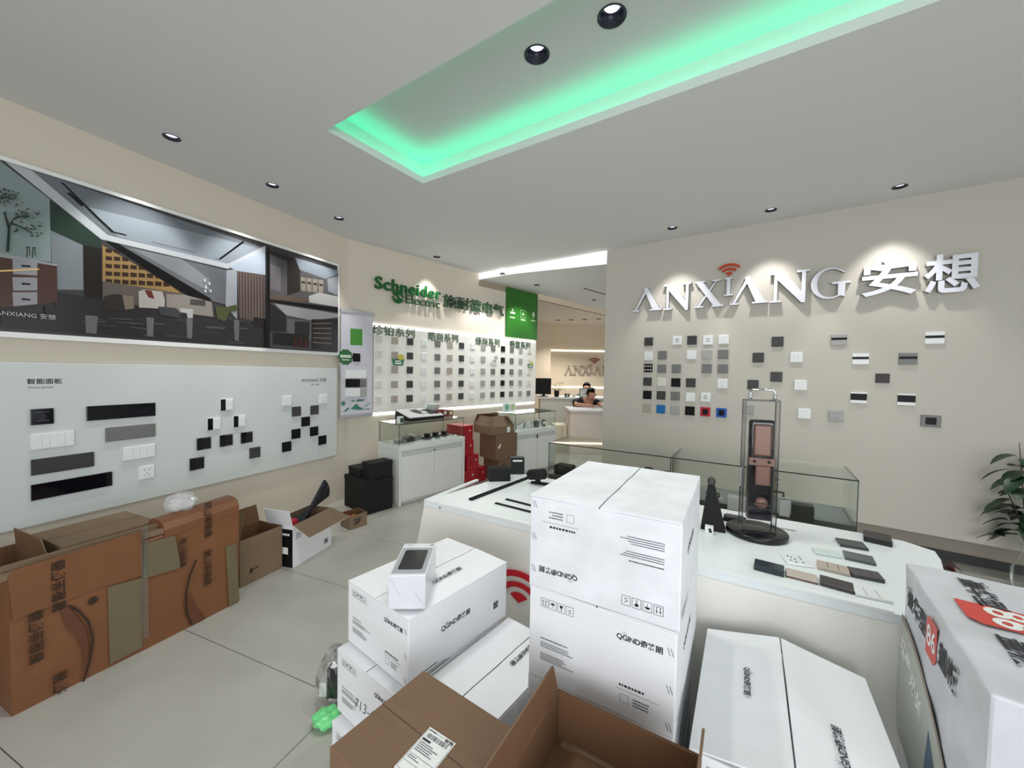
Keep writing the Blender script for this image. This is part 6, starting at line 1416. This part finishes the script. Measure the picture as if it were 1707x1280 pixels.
def person(label, M, lean, look, shirt, skin, zs, hairlong=False, arms=True):
    t = thing('person', label, 'person', M)
    lx_, ly_ = lean
    V = [(lx_*k_, ly_*k_, z_) for k_, z_ in zip((0, 0.3, 0.7, 1.0, 1.12, 1.22, 1.30, 1.33), zs)]
    E_ = [(i, i+1) for i in range(7)]; R_ = [(0.15, 0.12), (0.13, 0.10), (0.15, 0.11), (0.11, 0.085), (0.052, 0.052), (0.066, 0.075), (0.078, 0.092), (0.06, 0.07)]
    sh = V[3]
    for sd_ in (-1, 1):
        i0 = len(V); a_ = (sh[0]+0.17*sd_, sh[1], sh[2]-0.02); V.append(a_); E_.append((3, i0)); R_.append(0.055)
        el = (sh[0]+0.26*sd_, sh[1]-0.12, max(0.835, sh[2]-0.10)); V.append(el); E_.append((i0, i0+1)); R_.append(0.042)
        wr = (sh[0]+0.10*sd_+0.12, sh[1]-0.30, 0.835); V.append(wr); E_.append((i0+1, i0+2)); R_.append(0.026)
        hand_chain(V, E_, R_, i0+2, wr, (0.7-0.5*sd_, -0.5, 0), sd_)
    for sd_ in (-1, 1):
        i0 = len(V); V.append((0.10*sd_, -0.05, 0.47)); E_.append((0, i0)); R_.append(0.085); V.append((0.10*sd_+0.04, -0.36, 0.50)); E_.append((i0, i0+1)); R_.append(0.065); V.append((0.10*sd_+0.04, -0.34, 0.08)); E_.append((i0+1, i0+2)); R_.append(0.045); V.append((0.10*sd_+0.04, -0.46, 0.05)); E_.append((i0+2, i0+3)); R_.append(0.04)
    skin_fig('body', V, E_, R_, skin, t)
    # shirt over trunk and upper arms
    Vs = [tuple(v) for v in V[:4]]+[tuple((Vector(V[3])*0.6+Vector(V[4])*0.4))]; Es = [(i, i+1) for i in range(4)]; Rs = [(0.175, 0.145), (0.16, 0.13), (0.185, 0.145), (0.155, 0.125), (0.085, 0.085)]
    for sd_ in (-1, 1):
        i0 = len(Vs); a_ = (sh[0]+0.175*sd_, sh[1], sh[2]-0.02); Vs.append(a_); Es.append((3, i0)); Rs.append(0.076); el = (sh[0]+0.25*sd_, sh[1]-0.09, max(0.85, sh[2]-0.09)); Vs.append(el); Es.append((i0, i0+1)); Rs.append(0.062)
    skin_fig('shirt', Vs, Es, Rs, shirt, t)
    hc = Vector(V[6]); dl = Vector((look[0], look[1], 0)).normalized(); sdv = Vector((-dl.y, dl.x, 0))
    bm = B(); bmesh.ops.create_icosphere(bm, subdivisions=3, radius=0.108)
    dele = []
    for v in bm.verts:
        v.co = Vector((v.co.x*0.92, v.co.y*1.0, v.co.z*1.12))
        if v.co.dot(dl) > 0.02 and v.co.z < 0.062: dele.append(v)
        elif v.co.z < -0.05 and not hairlong: dele.append(v)
    bmesh.ops.delete(bm, geom=dele, context='VERTS')
    if hairlong:
        for v in bm.verts:
            if v.co.z < -0.03: v.co.z -= 0.10
    ho = obj('hair', bm, M_hair, t, Matrix.Translation(hc+Vector((0, 0, 0.02))-dl*0.012)); sol = ho.modifiers.new('s', 'SOLIDIFY'); sol.thickness = 0.012
    fc = hc+dl*0.088
    bm = B(); tube(bm, [tuple(fc+Vector((0, 0, 0.015))-dl*0.01), tuple(fc+dl*0.016+Vector((0, 0, -0.018))), tuple(fc-dl*0.01+Vector((0, 0, -0.026)))], [0.006, 0.012, 0.008], 8); obj('nose', bm, skin, t)
    for sg in (-1, 1):
        bm = B(); bmesh.ops.create_icosphere(bm, subdivisions=2, radius=0.009); obj('eye', bm, M_black, t, Matrix.Translation(fc+sdv*0.03*sg+Vector((0, 0, 0.018))-dl*0.008))
        bm = B(); bmesh.ops.create_icosphere(bm, subdivisions=2, radius=0.02)
        for v in bm.verts: v.co = Vector((v.co.x*0.4+v.co.y*0.0, v.co.y*0.7, v.co.z*1.2))
        obj('ear', bm, skin, t, Matrix.Translation(hc+sdv*0.078*sg) @ Matrix.Rotation(math.atan2(sdv.y, sdv.x), 4, 'Z'))
    bm = B(); tube(bm, [tuple(fc-sdv*0.022-Vector((0, 0, 0.048))-dl*0.014), tuple(fc-Vector((0, 0, 0.05))-dl*0.006), tuple(fc+sdv*0.022-Vector((0, 0, 0.048))-dl*0.014)], 0.005, 6); obj('mouth', bm, mat('lip', (150, 90, 84), 0.5), t)
    return t
pm_ = person('man in black shirt leaning forward over the front reception table', T(1.27, 8.06, 0), (0.22, -0.36), (0.75, -0.9), M_shirt, M_skin, (0.48, 0.64, 0.80, 0.905, 0.95, 0.985, 1.035, 1.085))
pw_ = person('woman with dark hair sitting behind the reception desk, only her head showing', T(1.80, 9.60, 0), (0.02, -0.06), (-0.1, -1), mat('teal_shirt', (60, 84, 84), 0.8), M_skin2, (0.46, 0.62, 0.78, 0.89, 0.95, 1.01, 1.09, 1.16), hairlong=True)
